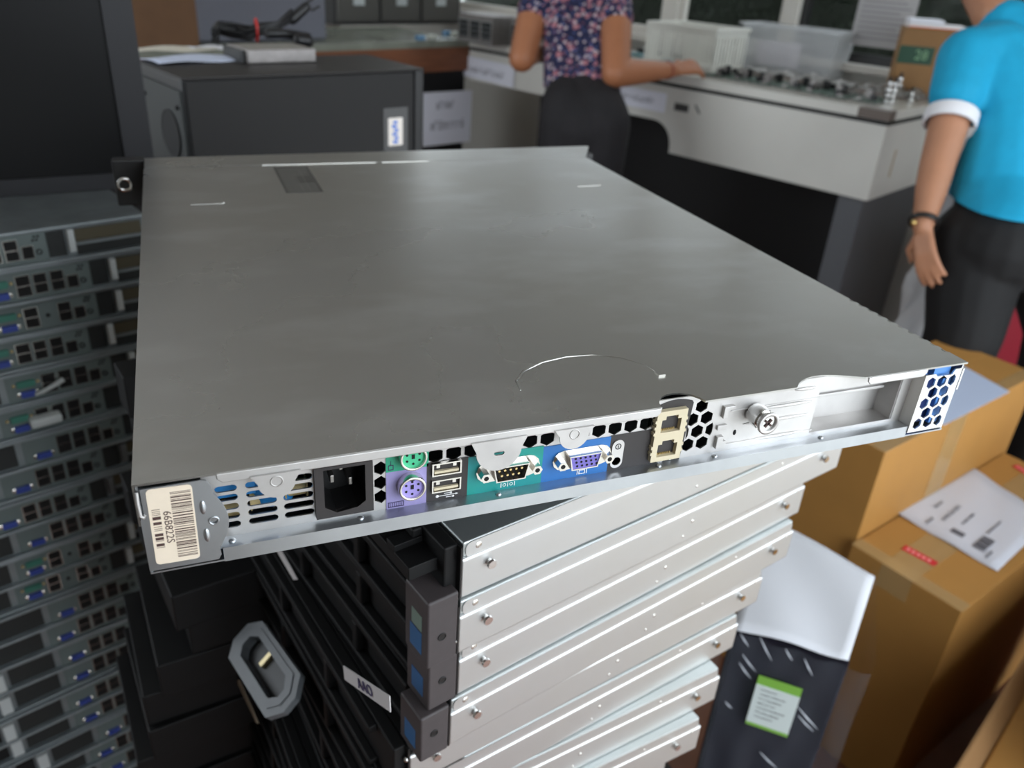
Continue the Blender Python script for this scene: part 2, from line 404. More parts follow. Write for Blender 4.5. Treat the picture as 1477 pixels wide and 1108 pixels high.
# --- mains inlet
b = B(TM).use(DGREY)
x0, x1, z0, z1 = .0682, .0932, -.0352, -.0088
hx = [(.0720, -.0102), (.0898, -.0102), (.0898, -.0290), (.0862, -.0318), (.0770, -.0330), (.0720, -.0295)]
b.plate([(x0, z0), (x1, z0), (x1, z1), (x0, z1)], [hx], .0024, Matrix.Translation((0, YP - .0024, 0)))
b.use(BLACK)
for i in range(len(hx)):
    (ax, az), (bx, bz) = hx[i], hx[(i + 1) % len(hx)]
    b._add([(ax, YP - .002, az), (bx, YP - .002, bz), (bx, YP + .016, bz), (ax, YP + .016, az)], [(0, 1, 2, 3)])
b.box(.071, .0908, YP + .0155, YP + .0165, -.034, -.0095)
inlet = b.done('power_inlet', None, ts, bevel=.0003)
for x, z in ((.0808, -.0150), (.0768, -.0210), (.0848, -.0235)):
    q = B(TM).use(mat('dull_pin', (.38, .36, .34), .4, 1.0)); q.box(x - .0009, x + .0009, YP + .006, YP + .016, z - .0020, z + .0020); q.done('pin', None, inlet, bevel=.0004)
# --- coloured backgrounds
def panel_patch(name, m, x0, x1, z0, z1, lab):
    q = B(TM).use(m); q.box(x0, x1, YP - .0004, YP - .00005, z0, z1); o = q.done(name, None, panel); o['label'] = lab; return o
panel_patch('colour_patch', P_GREEN, .0993, .1186, -.0176, -.0060, 'green mouse port background')
panel_patch('colour_patch', P_PURP, .0993, .1178, -.0375, -.0176, 'lilac keyboard port background')
panel_patch('colour_patch', DGREY, .1178, .1374, -.0375, -.0160, 'dark grey background round the two usb ports')
panel_patch('colour_patch', P_TEAL, .1374, .1748, -.0375, -.0164, 'teal serial port background')
panel_patch('colour_patch', P_BLUE, .1748, .2105, -.0375, -.0172, 'blue video port background')
panel_patch('colour_patch', DGREY, .2105, .2330, -.0375, -.0168, 'dark grey background left of the network ports')
q = B(TM).use(DGREY); q.plate([(.2330, -.0375), (.2525, -.0375), (.2550, -.0045)] + [(.2550 - .001 * k, -.0035 + .002 * math.sin(PI * k / 20)) for k in range(1, 20)] + [(.2330, -.0045)], [], .0004, Matrix.Translation((0, YP - .0004, 0))); q.done('colour_patch', None, panel)['label'] = 'dark grey background of the network ports'
# --- round keyboard and mouse ports
for cx, cz, mcol, lab in ((.1102, -.0252, LILAC, 'lilac round keyboard port'), (.1106, -.0092, LGREEN, 'green round mouse port')):
    q = B(TM).use(NICKEL); q.ring((cx, YP - .0055, cz), (cx, YP, cz), .0062, .0050); o = q.done('round_port', None, ts, bevel=.0003); o['label'] = lab
    q = B(TM).use(mcol); q.cyl((cx, YP - .0042, cz), (cx, YP, cz), .0050, n=28); q.use(BLACKV)
    for k in range(6):
        a = R_(60 * k + 30); q.cyl((cx + .0032 * math.cos(a), YP - .00435, cz + .0032 * math.sin(a)), (cx + .0032 * math.cos(a), YP - .0041, cz + .0032 * math.sin(a)), .0006, n=8)
    q.box(cx - .0007, cx + .0007, YP - .0044, YP - .0041, cz - .0006, cz + .0016); q.box(cx - .001, cx + .001, YP - .0044, YP - .0041, cz + .0038, cz + .0049)
    q.done('socket', None, o)
# --- usb ports
for zc in (-.0195, -.0286):
    q = B(TM).use(NICKEL); xa, xb, ha = .1200, .1338, .0034
    q.plate([(xa, zc - ha), (xb, zc - ha), (xb, zc + ha), (xa, zc + ha)], [[(xa + .0007, zc - ha + .0007), (xb - .0007, zc - ha + .0007), (xb - .0007, zc + ha - .0007), (xa + .0007, zc + ha - .0007)]], .004, Matrix.Translation((0, YP - .002, 0)))
    for xs in (.1228, .1305): q.box(xs - .0008, xs + .0008, YP - .0018, YP + .0008, zc + ha - .0024, zc + ha - .0006)
    o = q.done('usb_port', None, ts)
    q = B(TM).use(BLACK); q.box(xa + .0007, xb - .0007, YP - .0002, YP + .0004, zc - ha + .0007, zc + ha - .0007); q.use(BEIGE); q.box(xa + .0012, xb - .0012, YP - .0016, YP + .0004, zc - .0022, zc - .0009); q.done('tongue', None, o)
# --- d-shaped serial and video ports
def dport(name, cx, cz, w, h, wi, hi, fill, pins, pinm, proud):
    def dsh(w, h, s=.0016): return [(cx - w / 2 + s, cz - h / 2), (cx + w / 2 - s, cz - h / 2), (cx + w / 2, cz + h / 2), (cx - w / 2, cz + h / 2)]
    q = B(TM).use(NICKEL); q.plate(slot(cx - w / 2, cx + w / 2, cz, h), [dsh(wi, hi)], .001, Matrix.Translation((0, YP - .0012, 0)))
    q.plate(dsh(wi, hi), [dsh(wi - .0012, hi - .0012)], proud, Matrix.Translation((0, YP - proud, 0)))
    o = q.done(name, None, ts, bevel=.0002)
    q = B(TM).use(fill); dep = YP - (.001 if fill is BLACKV else proud - .0006); q.plate(dsh(wi - .0012, hi - .0012), [], .0008, Matrix.Translation((0, dep, 0)))
    q.use(pinm)
    for x, z in pins: q.cyl((cx + x, dep - (.003 if pinm is GOLD else .0002), cz + z), (cx + x, dep, cz + z), .0006, n=8)
    q.done('pin_block', None, o)
    for s in (-1, 1):
        k = B(TM).use(NICKEL); k.cyl((cx + s * (w / 2 - .0032), YP - .001, cz), (cx + s * (w / 2 - .0032), YP - .0062, cz), .0026, n=6, smooth=False)
        k.use(BLACKV); k.cyl((cx + s * (w / 2 - .0032), YP - .0063, cz), (cx + s * (w / 2 - .0032), YP - .0061, cz), .0012, n=12); k.done('standoff', None, o)
    return o
dport('serial_port', .1572, -.0256, .0318, .0115, .0178, .0084, BLACKV, [(-.0056 + .0028 * i, .0013) for i in range(5)] + [(-.0042 + .0028 * i, -.0015) for i in range(4)], GOLD, .0052)
dport('video_port', .1955, -.0262, .0312, .0112, .0172, .0082, VGAB, [(-.0052 + .0026 * i + .0006 * r, .0022 - .0022 * r) for i in range(5) for r in range(3)], BLACKV, .0050)
# --- identify button
q = B(TM).use(TIN)
xc, za, zb = .2149, -.0359, -.0196; r = .0033
st = arc(xc, zb - r, r, 0, 180) + arc(xc, za + r, r, 180, 360)
q.plate(st, [arc(xc, za + r + .0006, .0024, 0, 360, 20)[:-1]], .0008, Matrix.Translation((0, YP - .001, 0))); o = q.done('identify_button', None, ts)
q = B(TM).use(mat('button_brown', (120, 92, 84), .4)); q.cyl((xc, YP - .0004, za + r + .0006), (xc, YP + .0006, za + r + .0006), .0024); q.done('plunger', None, o)
q = B(TM).use(BLACK); q.ring((xc, YP - .0011, zb - r - .0004), (xc, YP - .0009, zb - r - .0004), .0017, .0012); q.text('i', .0026, Matrix.Translation((xc, YP - .0011, zb - r - .0004)) @ Matrix.Rotation(PI / 2, 4, 'X')); q.done('symbol', None, o)
# --- network ports
q = B(TM).use(BEIGE); x0, x1 = .2335, .2506
def rj(z1, flip): # opening outline with the latch notch
    a, c, w = x0 + .0030, x1 - .0030, .0020
    m = (a + c) / 2
    return [(a, z1 - .0095), (c, z1 - .0095), (c, z1 - .0022), (m + .0034, z1 - .0022), (m + .0034, z1 - .0002), (m - .0034, z1 - .0002), (m - .0034, z1 - .0022), (a, z1 - .0022)]
q.plate([(x0, -.0350), (x1, -.0350), (x1, -.0058), (x0, -.0058)], [rj(-.0085, 0), rj(-.0228, 0)], .003, Matrix.Translation((0, YP - .003, 0)))
o = q.done('network_port', None, ts, bevel=.0002)
q = B(TM).use(BLACKV); q.box(x0 + .001, x1 - .001, YP + .004, YP + .006, -.034, -.007); q.use(GOLD)
for z in (-.0178, -.0321):
    for i in range(8): q.box(x0 + .0045 + i * .00102, x0 + .0050 + i * .00102, YP - .001, YP + .0035, z - .0002, z + .0008)
q.use(BEIGE)
for z in (-.0115, -.0150, -.0185, -.0265, -.0300): q.box(x0 - .0007, x0, YP - .003, YP - .0002, z - .0008, z + .0008); q.box(x1, x1 + .0007, YP - .003, YP - .0002, z - .0008, z + .0008)
q.done('contact', None, o)
# --- printed symbols
TX = lambda x, z: Matrix.Translation((x, YP - .0006, z)) @ Matrix.Rotation(PI / 2, 4, 'X')
q = B(TM).use(WHITE)
q.text('Gb', .0030, TX(.2405, -.0365))
for dx, dz in ((0, 0), (.0016, .0009), (.0016, -.0004)): q.box(.2447 + dx, .2457 + dx, YP - .0006, YP - .0004, -.0368 + dz, -.0359 + dz)
q.done('printed_symbol', None, panel)['label'] = 'white Gb network symbol'; q = B(TM).use(WHITE)
for i, ch in enumerate('|O|O|'):     # serial mark
    x = .1542 + i * .0017
    if ch == '|': q.box(x - .0002, x + .0002, YP - .0006, YP - .0004, -.0362, -.0338)
    else: q.ring((x, YP - .0006, -.0350), (x, YP - .0004, -.0350), .0009, .0006)
q.done('printed_symbol', None, panel)['label'] = 'white serial symbol'; q = B(TM).use(WHITE)
for x in (.1940, .1990): q.box(x - .0002, x + .0002, YP - .0006, YP - .0004, -.0362, -.0338)   # display mark
q.plate([(.1948, -.0362), (.1982, -.0362), (.1982, -.0338), (.1948, -.0338)], [[(.1952, -.0358), (.1978, -.0358), (.1978, -.0342), (.1952, -.0342)]], .0002, Matrix.Translation((0, YP - .0006, 0)))
q.done('printed_symbol', None, panel)['label'] = 'white display symbol'; q = B(TM).use(WHITE)
q.box(.1232, .1318, YP - .0006, YP - .0004, -.0352, -.0349); q.ball((.1230, YP - .0005, -.03505), (.0008, .0002, .0008)); q.prism([(.1318, -.0356), (.1330, -.03505), (.1318, -.0345)], YP - .0006, YP - .0004)
q.box(.1262, .1294, YP - .0006, YP - .0004, -.0341, -.0338); q.box(.1290, .1300, YP - .0006, YP - .0004, -.0345, -.0335); q.box(.1272, .1304, YP - .0006, YP - .0004, -.0363, -.0360); q.ball((.1306, YP - .0005, -.03615), (.0006, .0002, .0006))
q.done('printed_symbol', None, panel)['label'] = 'white usb trident symbol'
q = B(TM).use(ICON)
q.plate([(.1001, -.0368), (.1074, -.0368), (.1074, -.0340), (.1001, -.0340)], [[(.1004, -.0365), (.1071, -.0365), (.1071, -.0343), (.1004, -.0343)]], .0002, Matrix.Translation((0, YP - .0006, 0)))
for i in range(6):
    for j in range(3): q.box(.1008 + i * .0010, .1013 + i * .0010, YP - .0006, YP - .0004, -.0363 + j * .0007, -.0360 + j * .0007)
q.done('printed_symbol', None, panel)['label'] = 'dark keyboard symbol'; q = B(TM).use(ICON)
q.plate([(.1003, -.0166), (.1027, -.0166), (.1027, -.0140), (.1003, -.0140)], [[(.1006, -.0163), (.1024, -.0163), (.1024, -.0143), (.1006, -.0143)]], .0002, Matrix.Translation((0, YP - .0006, 0)))
q.box(.1014, .1016, YP - .0006, YP - .0004, -.0140, -.0118)
q.done('printed_symbol', None, panel)['label'] = 'dark mouse symbol'
# --- expansion slot cover with its trough, ridges and thumbscrew
b = B(TM).use(TIN)
b.plate([(.2712, -.0376), (.4005, -.0376), (.4005, -.0008), (.2712, -.0008)], [[(.335, -.0355), (.3935, -.0355), (.3935, -.0098), (.335, -.0098)]], .0008, Matrix.Translation((0, YP, 0)))
b.box(.33, .3985, YP + .0135, YP + .0145, -.0375, -.0062)
b.box(.33, .3970, YP + .0095, YP + .0138, -.0172, -.0155); b.box(.33, .3900, YP + .0080, YP + .0138, -.0190, -.0172)
b.box(.3930, .3985, YP + .0005, YP + .0142, -.0375, -.0062)
b.box(.33, .3935, YP + .0005, YP + .0142, -.0372, -.0360)
b.box(.2790, .3360, YP - .0008, YP + .0002, -.0335, -.0330); b.box(.2790, .3360, YP - .0006, YP + .0002, -.0134, -.0129)
b.prism([(.2727, -.0342), (.2727, -.0270), (.2765, -.0270), (.2765, -.0300), (.2785, -.0300), (.2785, -.0342)], YP - .0022, YP)
b.prism([(.2735, -.0160), (.2735, -.0092), (.2800, -.0092), (.2800, -.0112), (.2765, -.0112), (.2765, -.0160)], YP - .0022, YP)
b.prism([(.2720, -.0232), (.2720, -.0205), (.2778, -.0205), (.2778, -.0232)], YP - .0014, YP)
sl = b.done('expansion_slot_cover', None, ts, bevel=.0004)
for xa, xb, z in ((.3175, .3315, -.0062), (.300, .3315, -.0146), (.288, .3312, -.0226), (.297, .3318, -.0332)):
    q = B(TM).use(TIN); q.ball(((xa + xb) / 2, YP, z), ((xb - xa) / 2, .0014, .0011), 16); q.done('ridge', None, sl)
q = B(TM).use(BLACKV); q.ball((.2845, YP, -.0270), (.0010, .0006, .0017)); q.done('hole', None, sl)
q = B(TM).use(CHROME); xs, zs = .2935, -.0156
q.cyl((xs, YP - .001, zs), (xs, YP - .0125, zs), .0052, n=32); q.cyl((xs, YP - .004, zs), (xs, YP - .0095, zs), .0060, n=32, smooth=False)
th = q.done('thumbscrew', None, ts, bevel=.0004)
q = B(TM).use(TIN); q.ring((xs, YP - .0135, zs), (xs, YP - .0122, zs), .0062, .0045); q.use(INK)
for a in (40, 130): q.box(-.0026, .0026, -.0003, .0003, -.0006, .0006, Matrix.Translation((xs, YP - .0128, zs)) @ Matrix.Rotation(R_(a), 4, 'Y'))
q.done('screw_head', None, th)
# --- right bracket
hx = []
for i in range(5):
    for j in range(3):
        x = .4055 + .0082 * j + (.0041 if i % 2 else 0); z = -.0098 - .0066 * i
        h = [(min(max(px, .4030), .4238), pz) for px, pz in hexagon(x, z, .0037)]
        if max(p[0] for p in h) - min(p[0] for p in h) > .0016 and x < .426: hx.append(h)
b = B(TM).use(mat('white_tin', (.86, .84, .80), .4, 1.0))
b.plate([(.4003, -.0415), (.4265, -.0415), (.4265, -.0030), (.4215, -.0030), (.4200, -.0062), (.4090, -.0062), (.4075, -.0045), (.4003, -.0045)], hx, .0009, Matrix.Translation((0, -.0010, 0)))
b.box(.4003, .4010, -.0001, .0205, -.0415, -.0045)
b.box(.4276, .4288, -.0008, .004, -.0170, -.0035)
b.done('hex_bracket', None, ts)
b = B(TM).use(BLUEP); b.box(.4085, .4205, .0015, .005, -.0075, -.0018); b.box(.4025, .4060, .003, .006, -.040, -.006); b.box(.4195, .4255, .003, .006, -.040, -.008); b.use(BLUED); b.box(.4020, .4262, .0075, .0095, -.0412, -.0040)
b.done('blue_carrier', None, ts)
# --- left bracket with barcode label
bo = [(.0006, -.0418), (.0270, -.0418), (.0282, -.0395), (.0280, -.0360)] + [(.0283 + .0044 * math.sin(PI * k / 12) , -.0355 + .0262 * k / 12) for k in range(1, 12)] + [(.0280, -.0085), (.0276, -.0050), (.0262, -.0024), (.0240, -.0018), (.0022, -.0020), (.0022, -.0150), (.0006, -.0165)]
b = B(TM).use(TIN2)
b.plate(bo, [arc(.0270, -.0219, .0013, 0, 360, 16)[:-1]], .0009, Matrix.Translation((0, -.0014, 0)))
b.ring((.0270, -.0018, -.0219), (.0270, -.0012, -.0219), .0022, .0013)
for z in (-.0147, -.0285): b.ball((.0236, -.0014, z), (.0013, .0009, .0034), 12)
br = b.done('left_bracket', None, ts, bevel=.0003)
b = B(TM).use(TIN); b.tube([(.0010, -.0006, -.0035), (.0008, -.0016, -.0075), (.0010, -.0018, -.0140), (.0020, -.0012, -.0155), (.0026, -.001, -.0140)], .0007); b.done('clip', None, br)
LM = TM @ Matrix.Translation((.0121, -.0015, -.0208)) @ Matrix.Rotation(R_(1.2), 4, 'Y')
b = B(LM).use(CREAM); b.plate(rrect(-.0083, .0083, -.0183, .0183, .0018), [], .0001, Matrix.Translation((0, -.0001, 0))); lab = b.done('barcode_label', None, br); lab['label'] = 'cream barcode label printed 66B822S'
b = B(LM).use(INK); rn = random.Random(3); z = .0158
while z > -.0162:
    h = rn.choice((.00016, .00022, .0003, .00055)); b.box(.0001, .0076, -.00018, -.0001, z - h, z); z -= h + rn.choice((.0003, .0004, .0006, .0008))
for z, h in ((.0086, .0002), (.0077, .0002), (.0069, .0002), (.0061, .0002), (.0052, .0015), (.0026, .0013), (.0004, .0002), (-.0006, .0002), (-.0014, .0002), (-.0030, .0013), (-.0049, .0013), (-.0066, .0002), (-.0080, .0013), (-.0098, .0002)): b.box(-.0072, -.0042, -.00018, -.0001, z - h, z)
b.text('66B822S', .0052, Matrix.Translation((-.0019, -.00016, -.0005)) @ Matrix.Rotation(R_(90), 4, 'Y') @ Matrix.Rotation(PI / 2, 4, 'X') @ Matrix.Diagonal((.86, .80, 1, 1)), .00003)
b.done('print', None, lab)
# ================================================================== the silver stack under it
SILV = scratched_metal('bright_zinc', (.67, .68, .685), .45, .3)
SILV2 = mat('bright_zinc_lid', (.62, .66, .66), .45, 1.0, noise=.08, nscale=12)
BEZ = mat('black_bezel', (10, 10, 11), .6, noise=.25, nscale=60, spec=.3)
EARM = mat('ear_plastic', (66, 60, 61), .55, noise=.1, nscale=120)
GREYL = mat('grey_label', (200, 196, 196), .6)
BLUEL = mat('blue_label', (44, 92, 138), .45)
FROST = mat('frosted_smoke_plastic', (104, 108, 112), .4, alpha=.82, noise=.2, nscale=30)
ORD = ['topmost', 'second', 'third', 'fourth', 'fifth', 'sixth', 'seventh', 'eighth', 'ninth', 'tenth', 'eleventh', 'twelfth', 'thirteenth', 'fourteenth', 'fifteenth', 'sixteenth', 'seventeenth', 'eighteenth', 'nineteenth', 'twentieth', 'twenty-first', 'twenty-second', 'twenty-third', 'twenty-fourth', 'twenty-fifth']
ZT = 1.14; U1 = .0437
def silver(i, front, ang, L, ear=True, look=''):
    zb = ZT - U1 * (i + 1) + .0004
    ex = (math.cos(R_(ang)), math.sin(R_(ang)), 0)
    t = thing('silver_server', look, 'server', (front[0], front[1], zb), axes(ex), 'silver servers stacked under the grey server')
    H = .0430; Wd = .43; zl = .0318          # zl: height of the bright bend below the lid flange
    b = B().use(SILV)
    b.box(0, L, 0, Wd, 0, zl)
    o = b.done('chassis', None, t, bevel=.0022, seg=4)
    b = B().use(SILV2)
    b.box(.002 if i < 4 else .05, L - .004, .0018, Wd - .0018, zl, H)
    lid = b.done('lid', None, t, bevel=.0009)
    if i >= 4: q = B().use(BEZ); q.box(.0003, .05, .004, Wd - .002, zl - .0005, H - .0002); q.done('front_cover', None, t)
    b = B().use(SILV)
    b.plate(rrect(.0035, L - .0045, zl - .001, H - .0006, .0045), [], .0009, Matrix.Translation((0, .0010, 0)))
    b.done('lid_flange', None, lid, bevel=.0003)
    for x in (.021, L - .03):
        q = B().use(CHROME); q.cyl((x, 0, .0215), (x, -.0028, .0215), .0022, n=14); q.cyl((x, -.0026, .0215), (x, -.0040, .0215), .0036, .0031, n=18); q.done('stud', None, t)
    for x, z, r in ((L * .52, .020, .0016), (L * .50, .0085, .0012), (.013, .0375, .0026), (L - .012, .030, .0013), (L * .78, .036, .0012)):
        q = B().use(NICKEL); q.ball((x, 0.0012 if z > zl else 0, z), (r, .0007, r), 10); q.done('rivet', None, t)
    if i > 8:
        pass
    # black front: pocketed bezel, two ears
    b = B().use(BEZ)
    b.box(-.010, 0, .004, Wd - .004, .001, H - .001)
    b.box(-.017, -.0098, .030, Wd - .03, H - .008, H - .0015); b.box(-.017, -.0098, .030, Wd - .03, .0015, .0065)
    rn = random.Random(100 + i)
    for y in (.11, .21, .31): b.box(-.017, -.0098, y - .004, y + .004, .0065, H - .008)
    b.done('front_bezel', None, t, bevel=.0012)
    for s in ((0, 1) if ear else (1,)):
        y0, y1 = ((-.001, .027) if s == 0 else (Wd - (.027 if i < 5 else .15), Wd + .010))
        q = B().use(EARM if s == 0 else BEZ)
        d = .0235 if s == 0 else EARD(i)
        q.box(-d, -.0012, y0, y1, .0005, H + ((.0125 if s == 0 else .0002) if i == 1 else .0002 if i % 2 else -.001))
        e = q.done('ear', None, t, bevel=.0016, seg=3)
        if s == 0:
            q = B().use(BLACK); q.cyl((-.013, -.0013, .024), (-.013, -.0008, .024), .0024, n=6, smooth=False); q.ring((-.013, -.0016, .024), (-.013, -.0008, .024), .0030, .0024, 12); q.done('screw', None, e)
            q = B().use(BLUEL); q.box(-d - .0003, -d + .0002, .006, .020, .008, .026)
            if i == 1: q.use(mat('label_green_grey', (112, 130, 120), .5)); q.box(-d - .0003, -d + .0002, .006, .018, .0275, .040)
            q.done('badge', None, e)['label'] = 'small blue badge'
    q = B().use(BLACK); q.box(-.0012, .0, -.0008, .004, .002, H - .001); q.done('front_flange', None, t)
    if i in (0, 1, 4):
        q = B().use(CHROME)
        for z in ((.012,) if i != 4 else (.012, .030)): q.ball((-.0016, .0018 if i else .008, z), (.0022, .0026, .0026), 10)
        q.done('screw', None, t)
    return t
pos = [((.162, .079), 14.9, .43), ((.1605, .0755), 15.1, .419), ((.163, .080), 15.6, .383), ((.157, .0755), 15.1, .380), ((.131, .084), 13.0, .374), ((.128, .083), 12.5, .352), ((.118, .086), 9.5, .335), ((.120, .084), 8, .31), ((.095, .092), 8, .31), ((.098, .090), 10, .31), ((.088, .094), 9, .31), ((.09, .09), 10, .31), ((.084, .094), 8, .31)]
LOOK = ['silver server with a shaded lid, topmost of the silver stack',
        'second silver server from the top, its black ear carrying a green and blue badge',
        'silver server third from the top of the silver stack, middle one of three black ears',
        'silver server with a pale strip of lid showing, lowest of the three black ears',
        'silver server just under the three ears, two bright screws on its black corner',
        'silver server sixth from the top of the silver stack, behind the frosted plastic frame',
        'silver server seventh from the top of the silver stack, lid edge showing',
        'silver server eighth from the top of the silver stack, lowest with its side showing']
srv = []
def EARD(i): return .045 if i == 0 else .088 + .012 * ((i * 5) % 3) / 2 + (.03 if i > 6 else 0)
for i, (fr, an, L) in enumerate(pos):
    look = LOOK[i] if i < len(LOOK) else 'silver server %s from the top of the silver stack, only black front showing' % ORD[i]
    srv.append(silver(i, fr, an, L, i in (1, 2, 3), look))
# details on single fronts
def front_part(i, name, fn, label=None):
    b = B(); fn(b); o = b.done(name, None, srv[i], bevel=.0005)
    if label: o['label'] = label
front_part(0, 'latch', lambda b: (b.use(BEZ), b.box(-.030, -.008, .012, .075, .020, .030), b.box(-.030, -.002, .030, .040, .028, .0345), b.box(-.022, .0, .052, .070, .028, .0375), b.box(-.004, .006, .004, .05, .030, .0385)), 'black latch')
def to_srv(i, p): return srv[i].matrix_basis.inverted() @ p
E_ = None
# ------ frosted frame leaning off the front of the sixth server
t15 = R_(15.1); EL = Vector((math.cos(t15), math.sin(t15), 0)); EW = Vector((-math.sin(t15), math.cos(t15), 0)); OF = Vector((.161, .080, 0))
def fpt(w, off, z): return OF + EW * w - EL * off + Vector((0, 0, z))
def ofr(u, v, off): return onpl(u, v, OF - EL * off, -EL)
c4 = [ofr(373, 887, .050), ofr(446, 989, .050), ofr(397, 1049, .080), ofr(325, 940, .084)]
cen = sum(c4, Vector()) / 4
eu = (c4[1] - c4[0]).normalized(); ev = (c4[3] - c4[0]); ev = (ev - eu * ev.dot(eu)).normalized(); en = eu.cross(ev)
FM = Matrix((eu, ev, en)).transposed().to_4x4(); FM.translation = cen
hu, hv = (c4[1] - c4[0]).length / 2, (c4[3] - c4[0]).length / 2
fr_t = thing('bezel_frame', 'frosted smoky plastic frame with rounded corners leaning off the black fronts', 'plastic frame', c4[3].lerp(c4[2], .5))
fi = Matrix.Translation(-fr_t.location) @ FM @ Matrix(((1, 0, 0, 0), (0, 0, 1, 0), (0, 1, 0, 0), (0, 0, 0, 1)))
b = B(fi).use(FROST)
oo = [(-hu, -hv + .012), (-hu + .014, -hv), (hu - .014, -hv), (hu, -hv + .014), (hu, hv - .014), (hu - .012, hv), (-hu + .012, hv), (-hu, hv - .012)]
ii = [(x * .72, z * .52) for x, z in oo]
b.plate(oo, [ii], .006, Matrix.Translation((0, -.003, 0)))
b.plate([(x * .86, z * .80) for x, z in oo], [ii], .012, Matrix.Translation((0, -.004, 0)))
b.done('frame', None, fr_t, bevel=.002)
b = B(fi).use(mat('dull_brass', (.5, .42, .25), .4, 1.0)); b.box(-.014, -.008, .002, .014, -.012, .004); b.done('clip', None, fr_t, bevel=.0006)
b = B(fi).use(BLACK); b.plate(ii, [], .002, Matrix.Translation((0, .006, 0))); b.done('back_plate', None, fr_t)
# white label, thin paper strips and bright catches on the black fronts
def strip(i, px, off, name, m, lab, write=False):
    i = max(0, min(12, int((ZT - sum(ofr(u, v, off).z for u, v in px) / 4) / U1))) if i != 4 else 4
    P = [to_srv(i, ofr(u, v, off)) for u, v in px]; N_ = Vector((-.0006, 0, 0))
    b = B().use(m); b.hexa([P[3], P[2], P[2] + N_, P[3] + N_, P[0], P[1], P[1] + N_, P[0] + N_])
    if write:
        b.use(ICON)
        ex = (P[1] - P[0]); W_ = ex.length; ex.normalize(); ey = (P[0] - P[3]); ey = (ey - ex * ey.dot(ex)).normalized()
        MT = Matrix((ex, ey, ex.cross(ey))).transposed().to_4x4(); MT.translation = P[3].lerp(P[1], .5) + N_ * 2
        b.text('AAO', W_ * .15, MT, .0002)
    b.done(name, None, srv[i])['label'] = lab
strip(4, [(496, 960), (563, 1004), (564, 1027), (498, 980)], .055, 'label_strip', GREYL, 'grey label strip with handwriting', True)
TANL = mat('tan_strip', (150, 136, 118), .6)
strip(3, [(400, 795), (407, 795), (430, 836), (424, 836)], .036, 'paper_strip', GREYL, 'pale paper strip')
strip(6, [(341, 981), (346, 981), (374, 1044), (370, 1042)], .060, 'paper_strip', TANL, 'tan paper strip')
for (ua, va), (ub, vb), m_ in (((224, 893), (245, 938), GREYL), ((216, 1034), (256, 1104), TANL)):
    for i in range(5, 13):
        Mi = srv[i].matrix_basis; n_ = Mi.to_3x3() @ Vector((-1, 0, 0)); P_ = Mi @ Vector((-EARD(i) - .0004, 0, 0))
        a, c = Mi.inverted() @ onpl(ua, va, P_, n_), Mi.inverted() @ onpl(ub, vb, P_, n_)
        if .001 < (a.z + c.z) / 2 < .042:
            z = min(max((a.z + c.z) / 2, .006), .037); ya, yb = max(min(a.y, c.y), .285), min(max(a.y, c.y), .435)
            q = B().use(m_); q.box(a.x - .0004, a.x + .0004, ya, yb, z - .003, z + .003); q.done('paper_strip', None, srv[i])['label'] = 'pale paper strip'; break
for i, u, v, off in ((5, 297, 884, .060), (6, 300, 1000, .060), (7, 313, 1061, .060), (8, 320, 1101, .062)):
    i = max(0, min(12, int((ZT - ofr(u, v, off).z) / U1))); p = to_srv(i, ofr(u, v, off)); q = B().use(CHROME); q.cyl(p, p + Vector((-.004, 0, 0)), .0034, n=14); q.box(p.x - .006, p.x - .003, p.y - .001, p.y + .005, p.z - .003, p.z + .001); q.done('catch', None, srv[i], bevel=.0005)
# ------ support between the silver stack and the grey server, and the stand under the stack
ang = R_(15); t = thing('black_chassis', 'low black chassis between the silver stack and the grey server', 'server', (.30, .40, ZT), axes((math.cos(ang), math.sin(ang))))
b = B().use(BEZ); b.box(-.13, .13, -.05, .10, .0003, Z0 - .0445 - ZT - .0003); b.done('body', None, t, bevel=.002)
b = B().use(BLACK); b.box(-.12, .12, -.053, -.05, .01, .07); b.done('front_plate', None, t, bevel=.001)
zs = ZT - U1 * 13
t = thing('wooden_crate', 'dark wooden crate carrying the silver stack', 'crate', (.30, .30, 0), axes((math.cos(R_(10)), math.sin(R_(10)))))
WOODB = mat('dark_wood', (30, 26, 24), .6, noise=.4, nscale=8, stretch=(1, 8, 8))
for x0, x1, y0, y1 in ((-.2, .2, -.22, -.2), (-.2, .2, .2, .22), (-.2, -.18, -.2, .2), (.18, .2, -.2, .2)):
    for k in range(4): q = B().use(WOODB); q.box(x0, x1, y0, y1, .004 + .13 * k, .004 + .13 * k + .125); q.done('slat', None, t, bevel=.002)
q = B().use(WOODB); q.box(-.2, .2, -.22, .22, zs - .03, zs); q.done('top', None, t, bevel=.002)

# ================================================================== the dark stack of servers on the left
LZ = mat('dull_steel', (.27, .30, .31), .5, .7, noise=.25, nscale=25)
LZ2 = mat('dull_steel_edge', (.32, .36, .375), .5, .7, noise=.2, nscale=25)
PANELW = mat('pale_port_panel', (104, 116, 115), .6, noise=.12, nscale=30)
GRILLE = mat('grille_dark', (40, 44, 44), .6, noise=.5, nscale=900)
VBLUE = mat('vga_blue', (44, 66, 150), .5)
SGREEN = mat('serial_green', (56, 120, 104), .5)
CLIPW = mat('clip_white', (190, 196, 196), .5)
SLOTB = mat('slot_brown', (78, 72, 54), .6)
er = Vector((.9445, .3285, 0)); en_ = Vector((-.3285, .9445, 0))
